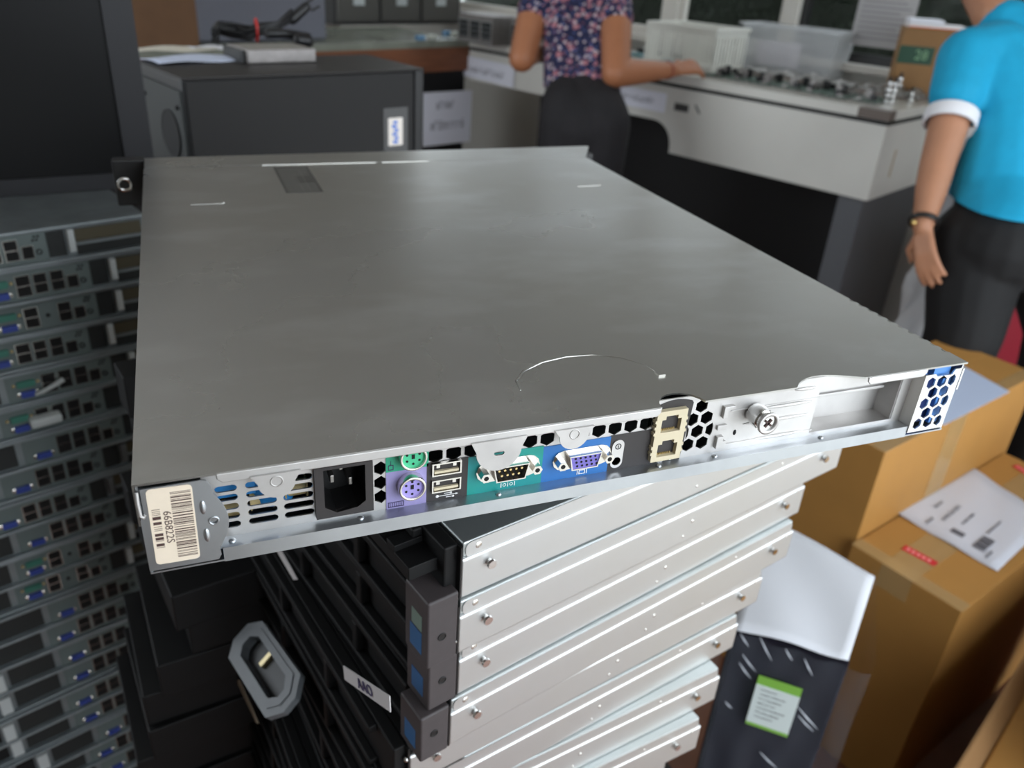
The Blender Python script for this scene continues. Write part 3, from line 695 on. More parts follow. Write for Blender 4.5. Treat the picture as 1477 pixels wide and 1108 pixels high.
# distance of the video port along the row, one per server from the top
VD = [.030, .071, .073, .056, .075, .059, .075, .043, .018, .044, .033, .025, .056, .048, .055, .055, .049, .052, .077, .06, .07]
def rear_unit(kind):
    """one thin server seen from behind; origin at the video port, bottom; local x along the row"""
    t = thing('rack_unit', '-', 'server', (0, 0, 0))
    H = .0428; X0, X1 = -.215, .215
    b = B().use(LZ); b.box(X0, X1, .004, .45, 0, H); b.done('chassis', None, t, bevel=.0012)
    b = B().use(LZ2); b.box(X0, X1, -.004, .005, 0, .0035); b.box(X0, X1, -.001, .005, H - .0035, H); b.done('rear_frame', None, t, bevel=.0008)
    b = B().use(PANELW); b.box(-.022, .100, .002, .0045, .0036, H - .0036); b.done('port_panel', None, t)
    b = B().use(NICKEL); b.box(-.0125, .0125, .0005, .003, .0095, .0155); b.use(VBLUE); b.box(-.0085, .0085, -.003, .003, .0085, .0165); b.done('video_port', None, t, bevel=.0012)
    if kind in (0, 1, 2):
        b = B().use(SGREEN); b.box(-.0105, .0095, -.002, .003, .0225, .0305); b.use(GOLD); b.ball((.013, .001, .0265), .002, 8); b.ball((-.014, .001, .0265), .002, 8); b.done('serial_port', None, t, bevel=.0012)
    for k, (x, w, z0, z1) in enumerate(((.025, .0165, .008, .0345), (.0435, .015, .009, .034), (.0620, .015, .009, .034), (.0785, .013, .009, .025))):
        if kind == 2 and k == 1: 
            b = B().use(BLACK); b.ball((x, .002, .02), (.0028, .002, .0028), 8); b.done('port', None, t); continue
        b = B().use(NICKEL); b.box(x - w / 2, x + w / 2, .0, .003, z0, z1); b.use(BLACKV); zm = (z0 + z1) / 2
        if k < 3: b.box(x - w / 2 + .001, x + w / 2 - .001, -.0006, .001, z0 + .001, zm - .0008); b.box(x - w / 2 + .001, x + w / 2 - .001, -.0006, .001, zm + .0008, z1 - .001)
        else: b.box(x - w / 2 + .001, x + w / 2 - .001, -.0006, .001, z0 + .001, z1 - .001)
        b.done('port', None, t)
    b = B().use(BLACKV)
    for x, z in ((.088, .034), (.092, .034), (.090, .030), (.086, .030)): b.cyl((x, .0012, z), (x, .0025, z), .0015, n=6)
    b.ring((.0905, .0008, .0155), (.0905, .0022, .0155), .0034, .0022); b.done('button', None, t)
    b = B().use(GRILLE); b.box(.1005, .120, .002, .0046, .006, .037); b.done('grille', None, t); b = B().use(GRILLE); b.box(-.088, -.030, .002, .0046, .006, .037); b.done('grille', None, t)
    b = B().use(CLIPW if kind < 3 else LZ); b.box(.1225, .1300, -.003, .0045, .010, .037); b.done('slot_clip', None, t, bevel=.001)
    b = B().use(SLOTB); b.box(.1315, .208, .001, .0046, .021, .036); b.use(GRILLE); b.box(.1315, .208, .001, .0046, .005, .017); b.use(LZ2); b.box(.1315, .21, -.001, .0046, .0172, .0205); b.done('expansion_slot', None, t)
    b = B().use(CLIPW); b.box(-.108, -.094, -.003, .0045, .006, .036); b.use(BLACKV); b.box(-.136, -.112, .0, .0046, .008, .035); b.use(GRILLE); b.cyl((-.172, .0, .0215), (-.172, .0046, .0215), .018, n=20); b.use(LZ2); b.ring((-.172, -.001, .0215), (-.172, .0046, .0215), .0195, .0180, 20); b.use(LZ2); b.ball((-.172, 0, .0215), (.006, .003, .006), 10); b.done('power_supply', None, t)
    return t
protos = [rear_unit(k) for k in range(4)]
used = set()
LLOOK = {0: 'steel server on top of its stack, directly under the black monitor', 4: 'fifth steel server down in the stack under the monitor, white cable lying in its ports', 5: 'sixth steel server down in the stack under the monitor, white plug in its port'}
left = []
for i in range(25):
    kind = 0 if i < 2 else 2 if i in (2, 10, 11) else 1 if i < 6 else 3
    if kind in used: t = copy_tree(protos[kind])
    else: t = protos[kind]; used.add(kind)
    rn = random.Random(i * 7 + 1)
    p = er * VD[min(i, 20)] + en_ * (.765 + rn.uniform(-.006, .006)); a = math.atan2(er.y, er.x) + R_(rn.uniform(-1.2, 1.2))
    t.rotation_euler = (0, 0, a); t.location = (p.x, p.y, ZT - U1 * (i + 1))
    t['label'] = LLOOK.get(i, 'steel server with rear ports, %s from the top of the stack under the monitor' % ORD[i]); t['group'] = 'steel servers in the stack under the monitor'
    left.append(t)
def on_left(i, x, z, y=-.004): return left[i].matrix_basis @ Vector((x, y, z))
q = B().use(CLIPW); pts = [on_left(4, x, z, y) for x, z, y in ((.006, .012, -.006), (.016, .015, -.007), (.028, .020, -.008), (.040, .024, -.006))]
q.tube(pts, [.0018, .0028, .0030, .0034], 8); tag(q.done('cable_end', None), 'short white cable end lying across ports in the stack under the monitor', 'cable')
q = B(Matrix.Translation(on_left(5, .026, .021)) @ Matrix.Rotation(math.atan2(er.y, er.x), 4, 'Z')).use(CLIPW); q.box(-.018, .018, -.012, .004, -.006, .006); tag(q.done('plug', None, bevel=.003), 'white plug sticking out of a port in the stack under the monitor', 'plug')
zlow = ZT - U1 * 25
t = thing('pallet', 'wooden pallet under the stack of steel servers with the monitor on top', 'pallet', tuple(er * .045 + en_ * .98), axes(er))
for k in range(5): q = B().use(WOODB); q.box(-.25, .25, -.23 + .1 * k, -.15 + .1 * k, zlow - .02, zlow - .0002); q.done('board', None, t)
for x in (-.24, -.03, .18): q = B().use(WOODB); q.box(x, x + .06, -.22, .22, 0, zlow - .02); q.done('block', None, t)
# ================================================================== monitor and tower on the left
MONF = mat('monitor_bezel', (26, 26, 30), .6, noise=.08, nscale=40)
MONS = mat('monitor_screen', (8, 8, 9), .45, spec=.18)
mdir = Vector((.985, .17, 0)).normalized(); mo = onz(228, 268, ZT)
mm = thing('monitor', 'large black monitor standing on the stack of steel servers', 'monitor', mo, axes(mdir))
b = B().use(MONF)
Wm, Hm = .56, .37
b.plate([(-Wm, 0), (0, 0), (0, Hm), (-Wm, Hm)], [[(-Wm + .036, .021), (-.036, .021), (-.036, Hm - .03), (-Wm + .036, Hm - .03)]], .016)
b.done('bezel', None, mm, bevel=.003)
b = B().use(MONS); b.box(-Wm + .034, -.034, .004, .012, .019, Hm - .028); b.done('screen', None, mm)
b = B().use(BLACK); b.hexa([(-Wm + .02, .016, .01), (-.02, .016, .01), (-.08, .05, .05), (-Wm + .08, .05, .05), (-Wm + .02, .016, Hm - .01), (-.02, .016, Hm - .01), (-.08, .05, Hm - .05), (-Wm + .08, .05, Hm - .05)]); b.done('back_shell', None, mm, bevel=.004)

TWR = mat('tower_panel', (20, 19, 19), .7, noise=.1, nscale=30)
TWB = mat('tower_black', (17, 17, 18), .45)
TWT = mat('tower_top', (30, 26, 24), .5, noise=.3, nscale=14)
tdir = Vector((.945, .327, 0)); tp = ond(262, 112, 1.18); tq = onpl(612, 95, tp, (-.327, .945, 0)); TL = (tq - tp).length; TH = .40
tw = thing('computer_tower', 'black desktop tower with a white and blue sticker on its side, behind the grey server', 'computer', (tp.x, tp.y, tp.z - TH), axes(tdir))
b = B().use(TWR); b.box(.004, TL - .022, 0, .004, .004, TH - .006); b.done('side_panel', None, tw, bevel=.0015)
b = B().use(TWB); b.box(0, TL - .02, .004, .19, 0, TH - .004); b.done('case', None, tw, bevel=.003)
b = B().use(TWB); b.box(TL - .02, TL, -.001, .192, 0, TH - .002); b.done('front_bezel', None, tw, bevel=.004)
b = B().use(TWT); b.box(-.002, TL, -.001, .192, TH - .004, TH); b.done('top_panel', None, tw, bevel=.0015)
b = B().use(mat('rear_green_steel', (20, 26, 24), .6)); b.box(-.004, .0, .008, .186, .02, TH - .02)
b.use(BLACKV); b.cyl((-.006, .06, TH - .09), (-.003, .06, TH - .09), .034, n=28); b.use(LZ2); b.use(TWR).ring((-.0065, .06, TH - .09), (-.003, .06, TH - .09), .037, .034)
b.ball((-.005, .02, TH - .045), .004, 8); b.ball((-.005, .16, TH - .045), .004, 8)
b.done('rear_panel', None, tw)
q = B().use(mat('grey_patch', (74, 74, 74), .5)); q.box(TL - .085, TL - .035, -.0006, .0002, TH - .155, TH - .063); pt = q.done('patch', None, tw); pt['label'] = 'grey patch holding the sticker'
q = B().use(mat('white_sticker', (232, 224, 216), .5)); q.plate(rrect(TL - .076, TL - .046, TH - .128, TH - .080, .002), [], .0004, Matrix.Translation((0, -.0012, 0)))
q.use(mat('sticker_blue', (34, 106, 206), .5))
for i, (dx, w) in enumerate(((0, .010), (.003, .008), (-.001, .010), (.002, .009), (-.002, .010), (.001, .008))): q.box(TL - .0665 + dx, TL - .0665 + dx + w, -.0018, -.0011, TH - .124 + i * .0068, TH - .1195 + i * .0068)
q.done('sticker', None, pt)['label'] = 'white sticker with blue print'
q = B().use(mat('pale_letter', (170, 180, 190), .5)); zz = TH - .138
for i in range(7): 
    if i == 5: q.ball((.0225 + i * .0085, -.0004, zz + .003), (.0045, .0006, .0055), 10)
    else: q.box(.020 + i * .0085, .026 + i * .0085, -.0006, .0002, zz - .003, zz + .006 + (.002 if i % 2 else 0))
q.done('lettering', None, tw)['label'] = 'row of small pale letters'
tt = tp + Vector((0, 0, .0005))
def tower_top(u, v): return onz(u, v, tp.z)
# desk under the tower
ds = thing('desk', 'dark desk carrying the black tower', 'desk', (tp.x + .2, tp.y + .35, 0), axes(tdir))
zt_ = tp.z - TH
b = B().use(TWB); b.box(-.28, .55, -.30, .35, zt_ - .03, zt_ - .0005); b.done('desk_top', None, ds, bevel=.002)
for x in (-.26, .49):
    for y in (-.27, .29): q = B().use(TWB); q.box(x, x + .04, y, y + .04, 0, zt_ - .03); q.done('leg', None, ds)

# hard drive, papers and bundled cable on the tower
pc = tower_top(405, 90); hd = thing('hard_drive', 'grey metal hard drive lying on the black tower', 'hard drive', pc, axes(tdir))
HDM = mat('drive_alloy', (.30, .28, .27), .5, .6, noise=.2, nscale=60)
b = B().use(HDM); b.box(-.062, .062, -.01, .075, .0005, .022); b.done('case', None, hd, bevel=.002)
b = B().use(mat('drive_label', (150, 146, 138), .5, noise=.3, nscale=90)); b.box(-.055, .055, -.005, .070, .022, .0224); b.done('label', None, hd)
b = B().use(BLACK); b.box(-.07, -.062, .0, .07, .0005, .020); b.done('connector', None, hd)
pp = tower_top(285, 88)
PAPER = mat('paper', (216, 218, 224), .7)
for k, (u, v, an, w, h, cl, lb) in enumerate(((285, 87, 8, .17, .075, (196, 204, 224), 'bluish paper slip on the tower beside the hard drive'), (245, 75, 4, .15, .06, (205, 200, 186), 'cream paper slip on the tower, nearest the monitor'), (306, 74, -6, .08, .035, (226, 226, 230), 'small white paper slip on the tower in front of the cable'))):
    p = tower_top(u, v); t = B(Matrix.Translation(p + Vector((0, 0, .001 + .002 * k))) @ Matrix.Rotation(R_(19 + an), 4, 'Z')).use(mat('paper_slip_%d' % k, cl, .7))
    t.sheet([[Vector((-w / 2 + w * i / 8, -h / 2 + h * j / 4, .002 * math.sin(i * .9 + j) + .002)) for j in range(5)] for i in range(9)]); tag(t.done('paper_slip', None, solid=.0006), lb, 'paper')
CAB = mat('cable_black', (18, 18, 20), .45)
cb = thing('cable_bundle', 'coiled black power cable with a red tie on the black tower', 'cable', tower_top(370, 72))
q = B(Matrix.Translation(-cb.location)).use(CAB)
def T2(u, v, dz): return onz(u, v, tp.z) + Vector((0, 0, dz))
for k in range(6):
    rn = random.Random(k); j = lambda s=4: rn.uniform(-s, s)
    q.tube([T2(312 + j(), 72 + j(2), .014 + .004 * k), T2(316 + j(), 66, .024 + .003 * k), T2(335 + j(), 68 + j(2), .020 + .004 * k), T2(360 + j(), 69 + j(2), .018 + .003 * k), T2(378 + j(), 70, .026 + .003 * k), T2(400 + j(), 70, .034 + .002 * k), T2(424, 68, .050 + .003 * k)], .0042, 8)
q.tube([T2(385, 74, .030), T2(410, 73, .030), T2(430, 74, .028), T2(447, 76, .026)], .008, 8)
q.done('cord', None, cb)
q = B(Matrix.Translation(-cb.location)).use(CAB); pl = T2(424, 68, .05)
q.hull((pl, .010), (pl + Vector((.028, .006, .022)), .009)); 
for d in (0, .012): q.cyl(pl + Vector((.026 + d, .004, .028 - d)), pl + Vector((.042 + d, .008, .036 - d)), .0025, n=8)
q.done('plug', None, cb); q = B(Matrix.Translation(-cb.location)).use(CAB); q.hull((T2(432, 76, .022), .011), (T2(446, 76, .020), .010)); q.done('plug', None, cb)
q = B(Matrix.Translation(-cb.location)).use(mat('red_tie', (196, 50, 46), .5)); p = T2(372, 70, .032); q.ring(p - Vector((.002, 0, 0)), p + Vector((.002, 0, 0)), .021, .019, 16); q.done('tie', None, cb)

# ================================================================== counter
AV = Vector((.405, -.914, 0)).normalized(); BV = Vector((-AV.y, AV.x, 0))
KP = Vector((2.344, 1.972, 0)); CM = Matrix((AV, BV, Vector((0, 0, 1)))).transposed().to_4x4(); CM.translation = KP
def ck(u, v, z): return CM @ Vector((u, v, z))
CWHITE = mat('counter_white', (214, 213, 206), .45, noise=.06, nscale=5)
CDARK = mat('counter_dark', (9, 8, 8), .6)
CGREY = mat('counter_grey', (88, 90, 94), .5, noise=.05, nscale=6)
CBRN = mat('counter_brown', (128, 78, 50), .5, noise=.3, nscale=6, stretch=(1, 1, 8))
CTOP = mat('counter_top', (168, 164, 154), .35, noise=.08, nscale=4)
CL = 2.17
ct = thing('counter', 'long white counter with a dark edge strip and a grey end leg', 'counter', KP, CM.to_3x3())
b = B().use(CTOP); b.box(-CL, 0, 0, .62, 1.012, 1.045); b.done('worktop', None, ct, bevel=.002)
b = B().use(CWHITE); b.box(-CL, -.115, -.0015, .0, 1.0125, 1.0450); b.box(.0, .0015, .05, .62, 1.0125, 1.0450); b.done('front_edge', None, ct)
b = B().use(mat('edge_tape_brown', (104, 92, 84), .5)); b.box(-.115, .001, -.001, .05, 1.014, 1.0455); b.done('worn_corner', None, ct)
b = B().use(CDARK); b.box(-CL, .003, -.003, .62, .998, 1.012); b.done('edge_strip', None, ct)
b = B().use(CWHITE)
ucut = onpl(967, 200, ck(0, 0, 0), BV); uc = (ucut - KP).dot(AV)
zlo = onpl(1261, 293, ck(0, 0, 0), BV).z; zhi = onpl(900, 163, ck(0, 0, 0), BV).z
prof = [(0, zlo), (0, .998), (-CL, .998), (-CL, zhi), (uc - .10, zhi)] + [(uc - .10 + .10 * math.sin(R_(15 * k)), zhi - .10 + .10 * math.cos(R_(15 * k))) for k in range(1, 7)] + [(uc, zlo)]
b.prism(prof, 0, .016); b.prism([(uc + .02, zlo), (uc + .02, .998), (0, .998), (0, zlo)], .016, .60); b.done('front_panel', None, ct, bevel=.0015)
q = B().use(mat('peeled_mark', (178, 160, 130), .6)); q.box(.0000, .0006, .14, .155, .80, .90); q.done('worn_mark', None, ct)
b = B().use(CGREY); b.box(-.115, -.02, .02, .58, .003, zlo); b.done('end_leg', None, ct)
b = B().use(CDARK); b.box(-CL, -.12, .56, .58, .003, zhi); b.box(-CL, uc, .016, .58, zhi - .0, .998); b.done('back_panel', None, ct)
q = B().use(mat('tape_dark', (70, 70, 70), .6)); c0 = onpl(983, 155, ck(0, 0, 0), BV); uu = (c0 - KP).dot(AV); q.box(uu - .035, uu + .035, -.001, .0002, c0.z - .016, c0.z + .014)
c1_ = onpl(1006, 158, ck(0, 0, 0), BV); u2 = (c1_ - KP).dot(AV); q.box(-.02, .02, -.001, .0002, -.004, .004, Matrix.Translation((u2, 0, c1_.z)) @ Matrix.Rotation(R_(50), 4, 'Y')); q.done('mark', None, ct)
# left run of the counter, brown
lw = thing('side_counter', 'brown wooden counter joining the far end of the white one', 'counter', ck(-CL, -.9, 0), CM.to_3x3())
b = B().use(mat('glass_top_green', (136, 140, 128), .25, noise=.3, nscale=6)); b.box(-.62, -.002, -1.7, .895, 1.012, 1.045); b.done('worktop', None, lw, bevel=.002)
b = B().use(CBRN); b.box(-.02, .0, -1.7, .897, .90, 1.012); b.done('front_board', None, lw)
b = B().use(CDARK); b.box(-.6, -.03, -1.7, .897, .003, .90); b.done('cabinet', None, lw)

# paper signs on the counter fronts
SIGN = mat('sign_paper', (226, 228, 238), .65)
SINK = mat('sign_ink', (70, 70, 84), .7)
def sign(px, plane_u, lines, lab, seed, n):
    (u0, v0), (u1, v1), (u2, v2), (u3, v3) = px          # tl, tr, br, bl
    P = [onpl(u, v, plane_u, n) - Vector(n) * .004 for u, v in px]
    o = P[3]; ex = (P[2] - P[3]); w = ex.length; ex.normalize(); ez = (P[0] - P[3]); h = ez.length; ez = (ez - ex * ez.dot(ex)).normalized(); ey = ez.cross(ex)
    M = Matrix((ex, ey, ez)).transposed().to_4x4(); M.translation = o
    b = B().use(SIGN); b.box(0, w, 0, .0012, 0, h); b.use(SINK)
    for k, (xa, xb, zc, hh) in enumerate(lines): scribble(b, w * xa, w * xb, h * zc, h * hh, seed + k, 0, .0006)
    o2 = b.done('paper_sign', None); o2.matrix_world = M; tag(o2, lab, 'sign'); return o2
sign([(664, 78), (741, 92), (741, 127), (664, 108)], ck(0, -.0045, 0), [(.18, .82, .42, .22)], 'white paper sign with one line on the counter, left of the woman', 5, BV)
sign([(893, 122), (962, 133), (959, 163), (891, 149)], ck(0, -.0045, 0), [(.10, .78, .45, .24)], 'pale lilac paper sign with one line on the counter, right of the woman', 9, BV)
sign([(605, 134), (678, 129), (677, 204), (605, 212)], ck(-CL + .006, 0, 0), [(.3, .62, .74, .11), (.2, .85, .36, .13)], 'white paper sign with two lines beside the black tower', 13, -AV)

# ------ things on the counter
zc = 1.0455
def on_counter(u, v, z=zc): return onz(u, v, z)
BASK = mat('basket_white', (222, 222, 214), .5)
p = on_counter(975, 97); bk = thing('basket', 'white plastic basket with slotted sides on the white counter', 'basket', p, axes(AV))
# slotted walls
def slotted(b, w, h, M, n):
    hs = [[(x, h * .12), (x + w / n * .45, h * .12), (x + w / n * .45, h * .82), (x, h * .82)] for x in [w * (k + .3) / n for k in range(n)]]
    b.plate([(0, 0), (w, 0), (w, h), (0, h)], hs, .003, M)
hB = .17; lB = .36; wB = .26
b = B().use(BASK)
slotted(b, lB, hB, Matrix.Translation((-lB / 2, 0, 0)), 16); slotted(b, lB, hB, Matrix.Translation((-lB / 2, wB, 0)), 16)
for x in (-lB / 2, lB / 2): slotted(b, wB, hB, Matrix.Translation((x, 0, 0)) @ Matrix.Rotation(PI / 2, 4, 'Z'), 10)
b.box(-lB / 2, lB / 2, 0, wB, 0, .004); b.done('tub', None, bk)
b = B().use(BASK)
for a in ((-lB / 2 - .006, lB / 2 + .006, -.006, .006), (-lB / 2 - .006, lB / 2 + .006, wB - .004, wB + .008), (-lB / 2 - .006, -lB / 2 + .006, 0, wB), (lB / 2 - .006, lB / 2 + .006, 0, wB)): b.box(*a, hB - .012, hB + .004)
b.done('rim', None, bk, bevel=.002)
# clear storage tub
CLEAR = mat('clear_plastic', (225, 228, 230), .22, alpha=.40, spec=.5)
p = on_counter(1126, 107); cb2 = thing('storage_tub', 'cloudy clear plastic tub on the white counter beside the basket', 'tub', p, axes(AV))
b = B().use(CLEAR); w2, d2, h2 = .42, .17, .19
b.hexa([(-w2 / 2, .01, 0), (w2 / 2, .01, 0), (w2 / 2, d2 - .01, 0), (-w2 / 2, d2 - .01, 0), (-w2 / 2 - .02, -.005, h2), (w2 / 2 + .02, -.005, h2), (w2 / 2 + .02, d2, h2), (-w2 / 2 - .02, d2, h2)])
o = b.done('tub', None, cb2)
b = B().use(CLEAR); b.plate([(-w2 / 2 - .035, -.015), (w2 / 2 + .035, -.015), (w2 / 2 + .035, d2 + .012), (-w2 / 2 - .035, d2 + .012)], [[(-w2 / 2 - .01, .01), (w2 / 2 + .01, .01), (w2 / 2 + .01, d2 - .015), (-w2 / 2 - .01, d2 - .015)]], .01, Matrix(((1, 0, 0, 0), (0, 0, 1, 0), (0, 1, 0, h2 - .005), (0, 0, 0, 1)))); b.done('rim', None, cb2, bevel=.002)
b = B().use(mat('tub_paper', (206, 200, 206), .6)); b.box(-.15, .06, .018, .022, .03, .13); b.done('paper_insert', None, cb2)
# memory sticks / circuit boards in foil bags spread over the worktop
PCB = mat('circuit_green', (70, 100, 84), .4, noise=.5, nscale=120)
FOIL = mat('foil_bag', (.36, .35, .33), .5, .55, noise=.5, nscale=45, bump=.6, bscale=60)
FOILB = mat('pink_foam', (176, 160, 152), .7, noise=.2, nscale=30)
rn = random.Random(5)
PL = ['leftmost by the hand', 'second from the left', 'third from the left', 'fourth, middle of its row', 'third from the right', 'second from the right', 'rightmost by the metal parts']
for k in range(7):
    p = ck(-.80 + .108 * k, .20 + rn.uniform(-.02, .02), zc); wd = .088
    t = thing('circuit_board', 'bagged circuit board in the front row on the white counter, ' + PL[k], 'circuit board', p, axes(AV.lerp(BV, rn.uniform(-.05, .05))), 'bagged circuit boards on the counter')
    b = B().use(PCB); b.box(-wd / 2, wd / 2, -.09, .09, .004, .008); b.done('board', None, t)
    for j in range(8):
        x = rn.uniform(-wd / 2 + .004, wd / 2 - .026); y = -.085 + .021 * j; b = B().use(BLACK if j % 2 else HDM); b.box(x, x + .022, y, y + .014, .008, .016 + .012 * (j % 3)); b.done('chip', None, t)
    b = B().use(FOIL); b.sheet([[Vector((-wd * .56 + wd * 1.12 * i / 8, -.105 + .21 * j / 10, .0035 + .0030 * math.sin(i * 2.1 + j * 1.7 + k))) for j in range(11)] for i in range(9)]); b.done('bag', None, t, solid=.001)
QL = ['leftmost', 'second from the left', 'third from the left', 'third from the right', 'second from the right', 'rightmost']
for k in range(6):
    p = ck(-.78 + .132 * k, .44 + rn.uniform(-.01, .01), zc); t = thing('foil_packet', 'crumpled silver packet behind the row of bagged circuit boards, ' + QL[k], 'packet', p, axes(AV.lerp(BV, rn.uniform(-.04, .04))), 'silver packets on the counter')
    b = B().use(FOIL); r2 = random.Random(k)
    b.sheet([[Vector((-.060 + .12 * i / 12, -.055 + .11 * j / 8, .006 + (.018 + .006 * (k % 3)) * (math.sin(PI * i / 12) * math.sin(PI * j / 8)) ** .3 * (.7 + .3 * math.sin(i * 1.1 + k)) + r2.uniform(0, .009))) for j in range(9)] for i in range(13)]); b.done('bag', None, t, solid=.001)
    b = B().use(FOILB); b.box(-.055, .055, -.05, .05, .0005, .006); b.done('foam', None, t)
# chrome stand of stacked rings
for k, (u, v) in enumerate(((1276, 148), (1284, 149), (1292, 140), (1312, 146), (1325, 136))):
    p = on_counter(u, v); t = thing('metal_part', 'small shiny metal part at the counter corner, ' + ['leftmost of the cluster', 'second from the left', 'behind the front pair', 'right of the front pair', 'rightmost, near the turquoise shirt'][k], 'metal part', p, None, 'shiny metal parts at the counter corner')
    b = B().use(CHROME)
    for j in range(4 if k < 3 else 2): b.cyl((0, 0, .001 + .020 * j), (0, 0, .014 + .020 * j), .012 if j % 2 else .016, n=14)
    b.done('rings', None, t, bevel=.001); b = B().use(BLACK); b.cyl((0, 0, .0), (0, 0, .09 if k < 3 else .05), .006, n=10); b.done('rod', None, t)
# green board beside the woman, keyboards/drives at left of her
p = on_counter(944, 84); t = thing('circuit_card', 'flat green and blue circuit card on the counter beside the elbow of the woman', 'circuit board', p, axes(AV))
b = B().use(mat('card_green', (58, 110, 92), .4, col2=(140, 170, 190), nscale=60)); b.box(-.13, .13, -.05, .05, .0005, .012); b.done('board', None, t); b = B().use(BLACK); b.box(-.13, .13, .03, .05, .012, .03); b.done('heat_sink', None, t)
for k, (u, v, w) in enumerate(((684, 63, .24), (757, 73, .20))):
    p = on_counter(u, v); t = thing('drive_cage', ('grey metal drive cage with dark bays at the counter end, farther left', 'grey metal drive cage behind the left elbow of the woman')[k], 'drive cage', p, axes(AV), 'drive cages on the counter left of the woman')
    b = B().use(HDM); b.box(-w / 2, w / 2, 0, .22, .0005, .13); b.done('cage', None, t, bevel=.002)
    for j in range(3): q = B().use(BLACKV); x = -w / 2 + w * (j + .12) / 3; q.box(x, x + w * .26, -.002, .001, .025, .10); q.done('bay', None, t)
    q = B().use(LZ2); 
    for j in range(5): q.box(-w / 2, w / 2, -.003, .0, .012 + .022 * j, .016 + .022 * j)
    q.done('rail', None, t)
# ------ things on the brown side counter
CARD = mat('cardboard', (176, 128, 70), .75, noise=.08, nscale=14)
CARDD = mat('cardboard_brown', (142, 106, 66), .75, noise=.1, nscale=14)
TAPE = mat('parcel_tape', (196, 160, 104), .25, alpha=.55)
def simple_box(name, p, M3_, w, d, h, m, lab, cat='box', tape=True):
    t = thing(name, lab, cat, p, M3_)
    b = B().use(m); b.box(0, w, 0, d, .0005, h); b.done('body', None, t, bevel=.004)
    if tape:
        q = B().use(TAPE); q.box(w * .46, w * .54, -.0008, d + .0008, h - .02, h + .0008); q.done('tape', None, t)
    return t
sx = axes((BV.x, BV.y)); zs_ = 1.046
p = onz(262, 66, zs_); 
gb = ond(292, 60, 2.45); gb.z = zs_
simple_box('cardboard_box', onz(128, 74, zs_), sx, .42, .3, .42, mat('cardboard_dull', (104, 74, 48), .75, noise=.15, nscale=14), 'brown cardboard box standing behind the monitor on the side counter')
t = thing('grey_case', 'pale grey speckled case standing behind the cable on the side counter', 'case', onz(285, 62, zs_), sx)
b = B().use(mat('speckled_grey', (112, 114, 124), .6, noise=.2, nscale=160)); b.box(0, .62, 0, .25, .0005, .36); b.done('shell', None, t, bevel=.012); b = B().use(BLACK); b.box(-.03, 0, .0, .25, .0005, .36); b.done('edge_band', None, t, bevel=.004)
t = thing('drawer_unit', 'dark metal drawer unit on the side counter, behind the brown edge', 'drawer unit', onz(500, 40, zs_), sx)
b = B().use(mat('dark_metal', (60, 60, 60), .5)); b.box(0, .9, .12, .5, .0005, .20); b.done('body', None, t)
for j in range(3): q = B().use(mat('drawer_grey', (84, 82, 78), .5)); q.box(.02 + .29 * j, .29 + .29 * j, .105, .12, .02, .18); dr = q.done('drawer', None, t, bevel=.003); q = B().use(CLIPW); q.box(.12 + .29 * j, .19 + .29 * j, .098, .105, .10, .14); q.done('label_holder', None, dr)
for k, (u, v, nm, cl, lb) in enumerate(((606, 58, 'blue', (96, 140, 176), 'leftmost small blue plug lying on the side counter'), (622, 57, 'pale', (196, 200, 190), 'pale plug lying just right of the leftmost blue plug'), (644, 51, 'blue', (96, 140, 176), 'second small blue plug, at the inner corner of the side counter'), (656, 52, 'pale', (196, 200, 190), 'rightmost pale plug, at the inner corner of the side counter'))):
    t = thing('plug', lb, 'plug', onz(u, v, zs_), sx)
    q = B().use(mat('plug_' + nm, cl, .5)); q.box(-.02, .02, -.015, .015, .0005, .022); q.done('shell', None, t, bevel=.003); q = B().use(CLIPW); q.box(.02, .034, -.009, .009, .004, .018); q.done('tip', None, t)
# ================================================================== cartons on the right
CARD_A = mat('carton_tan', (172, 124, 60), .7, noise=.07, nscale=10)
TAPEC = mat('clear_tape', (214, 176, 120), .18, alpha=.5)
LILACP = mat('label_sheet', (206, 208, 218), .55)
LINK = mat('label_print', (96, 96, 104), .7)
REDS = mat('red_sticker', (204, 44, 50), .5)
def carton(name, N, ang, w, d, h, lab):
    """N = near left top corner; w along ang, d away; the box stands on the floor"""
    M3_ = axes((math.cos(R_(ang)), math.sin(R_(ang))))
    t = thing(name, lab, 'carton', (N.x, N.y, 0), M3_)
    b = B().use(CARD_A)
    b.box(0, w, 0, d, .001, h - .0015); b.box(.0, w, 0, d * .498, h - .003, h); b.box(0, w, d * .502, d, h - .003, h)
    b.done('body', None, t, bevel=.004)
    return t
z1, z2 = .70, .50
def loc(t, u, v, z): return t.matrix_world.inverted() @ onz(u, v, z) if t.matrix_world != Matrix.Identity(4) else t.matrix_basis.inverted() @ onz(u, v, z)
N1 = onz(1277, 653, z1); k1 = carton('cardboard_box', N1, 15.5, .62, .222, z1, 'taller taped cardboard box behind the box with the shipping sheet')
b = B().use(TAPEC); b.box(-.0006, .40, .085, .14, z1, z1 + .0008); b.box(.24, .31, -.0008, .0, z1 - .30, z1); b.box(.0, .62, .0, .03, z1, z1 + .0006); b.done('tape', None, k1)
b = B().use(mat('label_blue_sheet', (186, 198, 222), .5)); qa = loc(k1, 1386, 527, z1); qb = loc(k1, 1456, 566, z1); qc = loc(k1, 1361, 614, z1); b._add([(qa.x, qa.y, z1 + .0012), (qb.x, qb.y, z1 + .0012), (qc.x + (qb - qa).x * .0, qc.y, z1 + .0012), (qa.x + qc.x - qb.x, qa.y + qc.y - qb.y, z1 + .0012)], [(0, 1, 2, 3)]); o = b.done('sheet_label', None, k1, solid=.0008); o['label'] = 'pale blue sheet under clear tape'
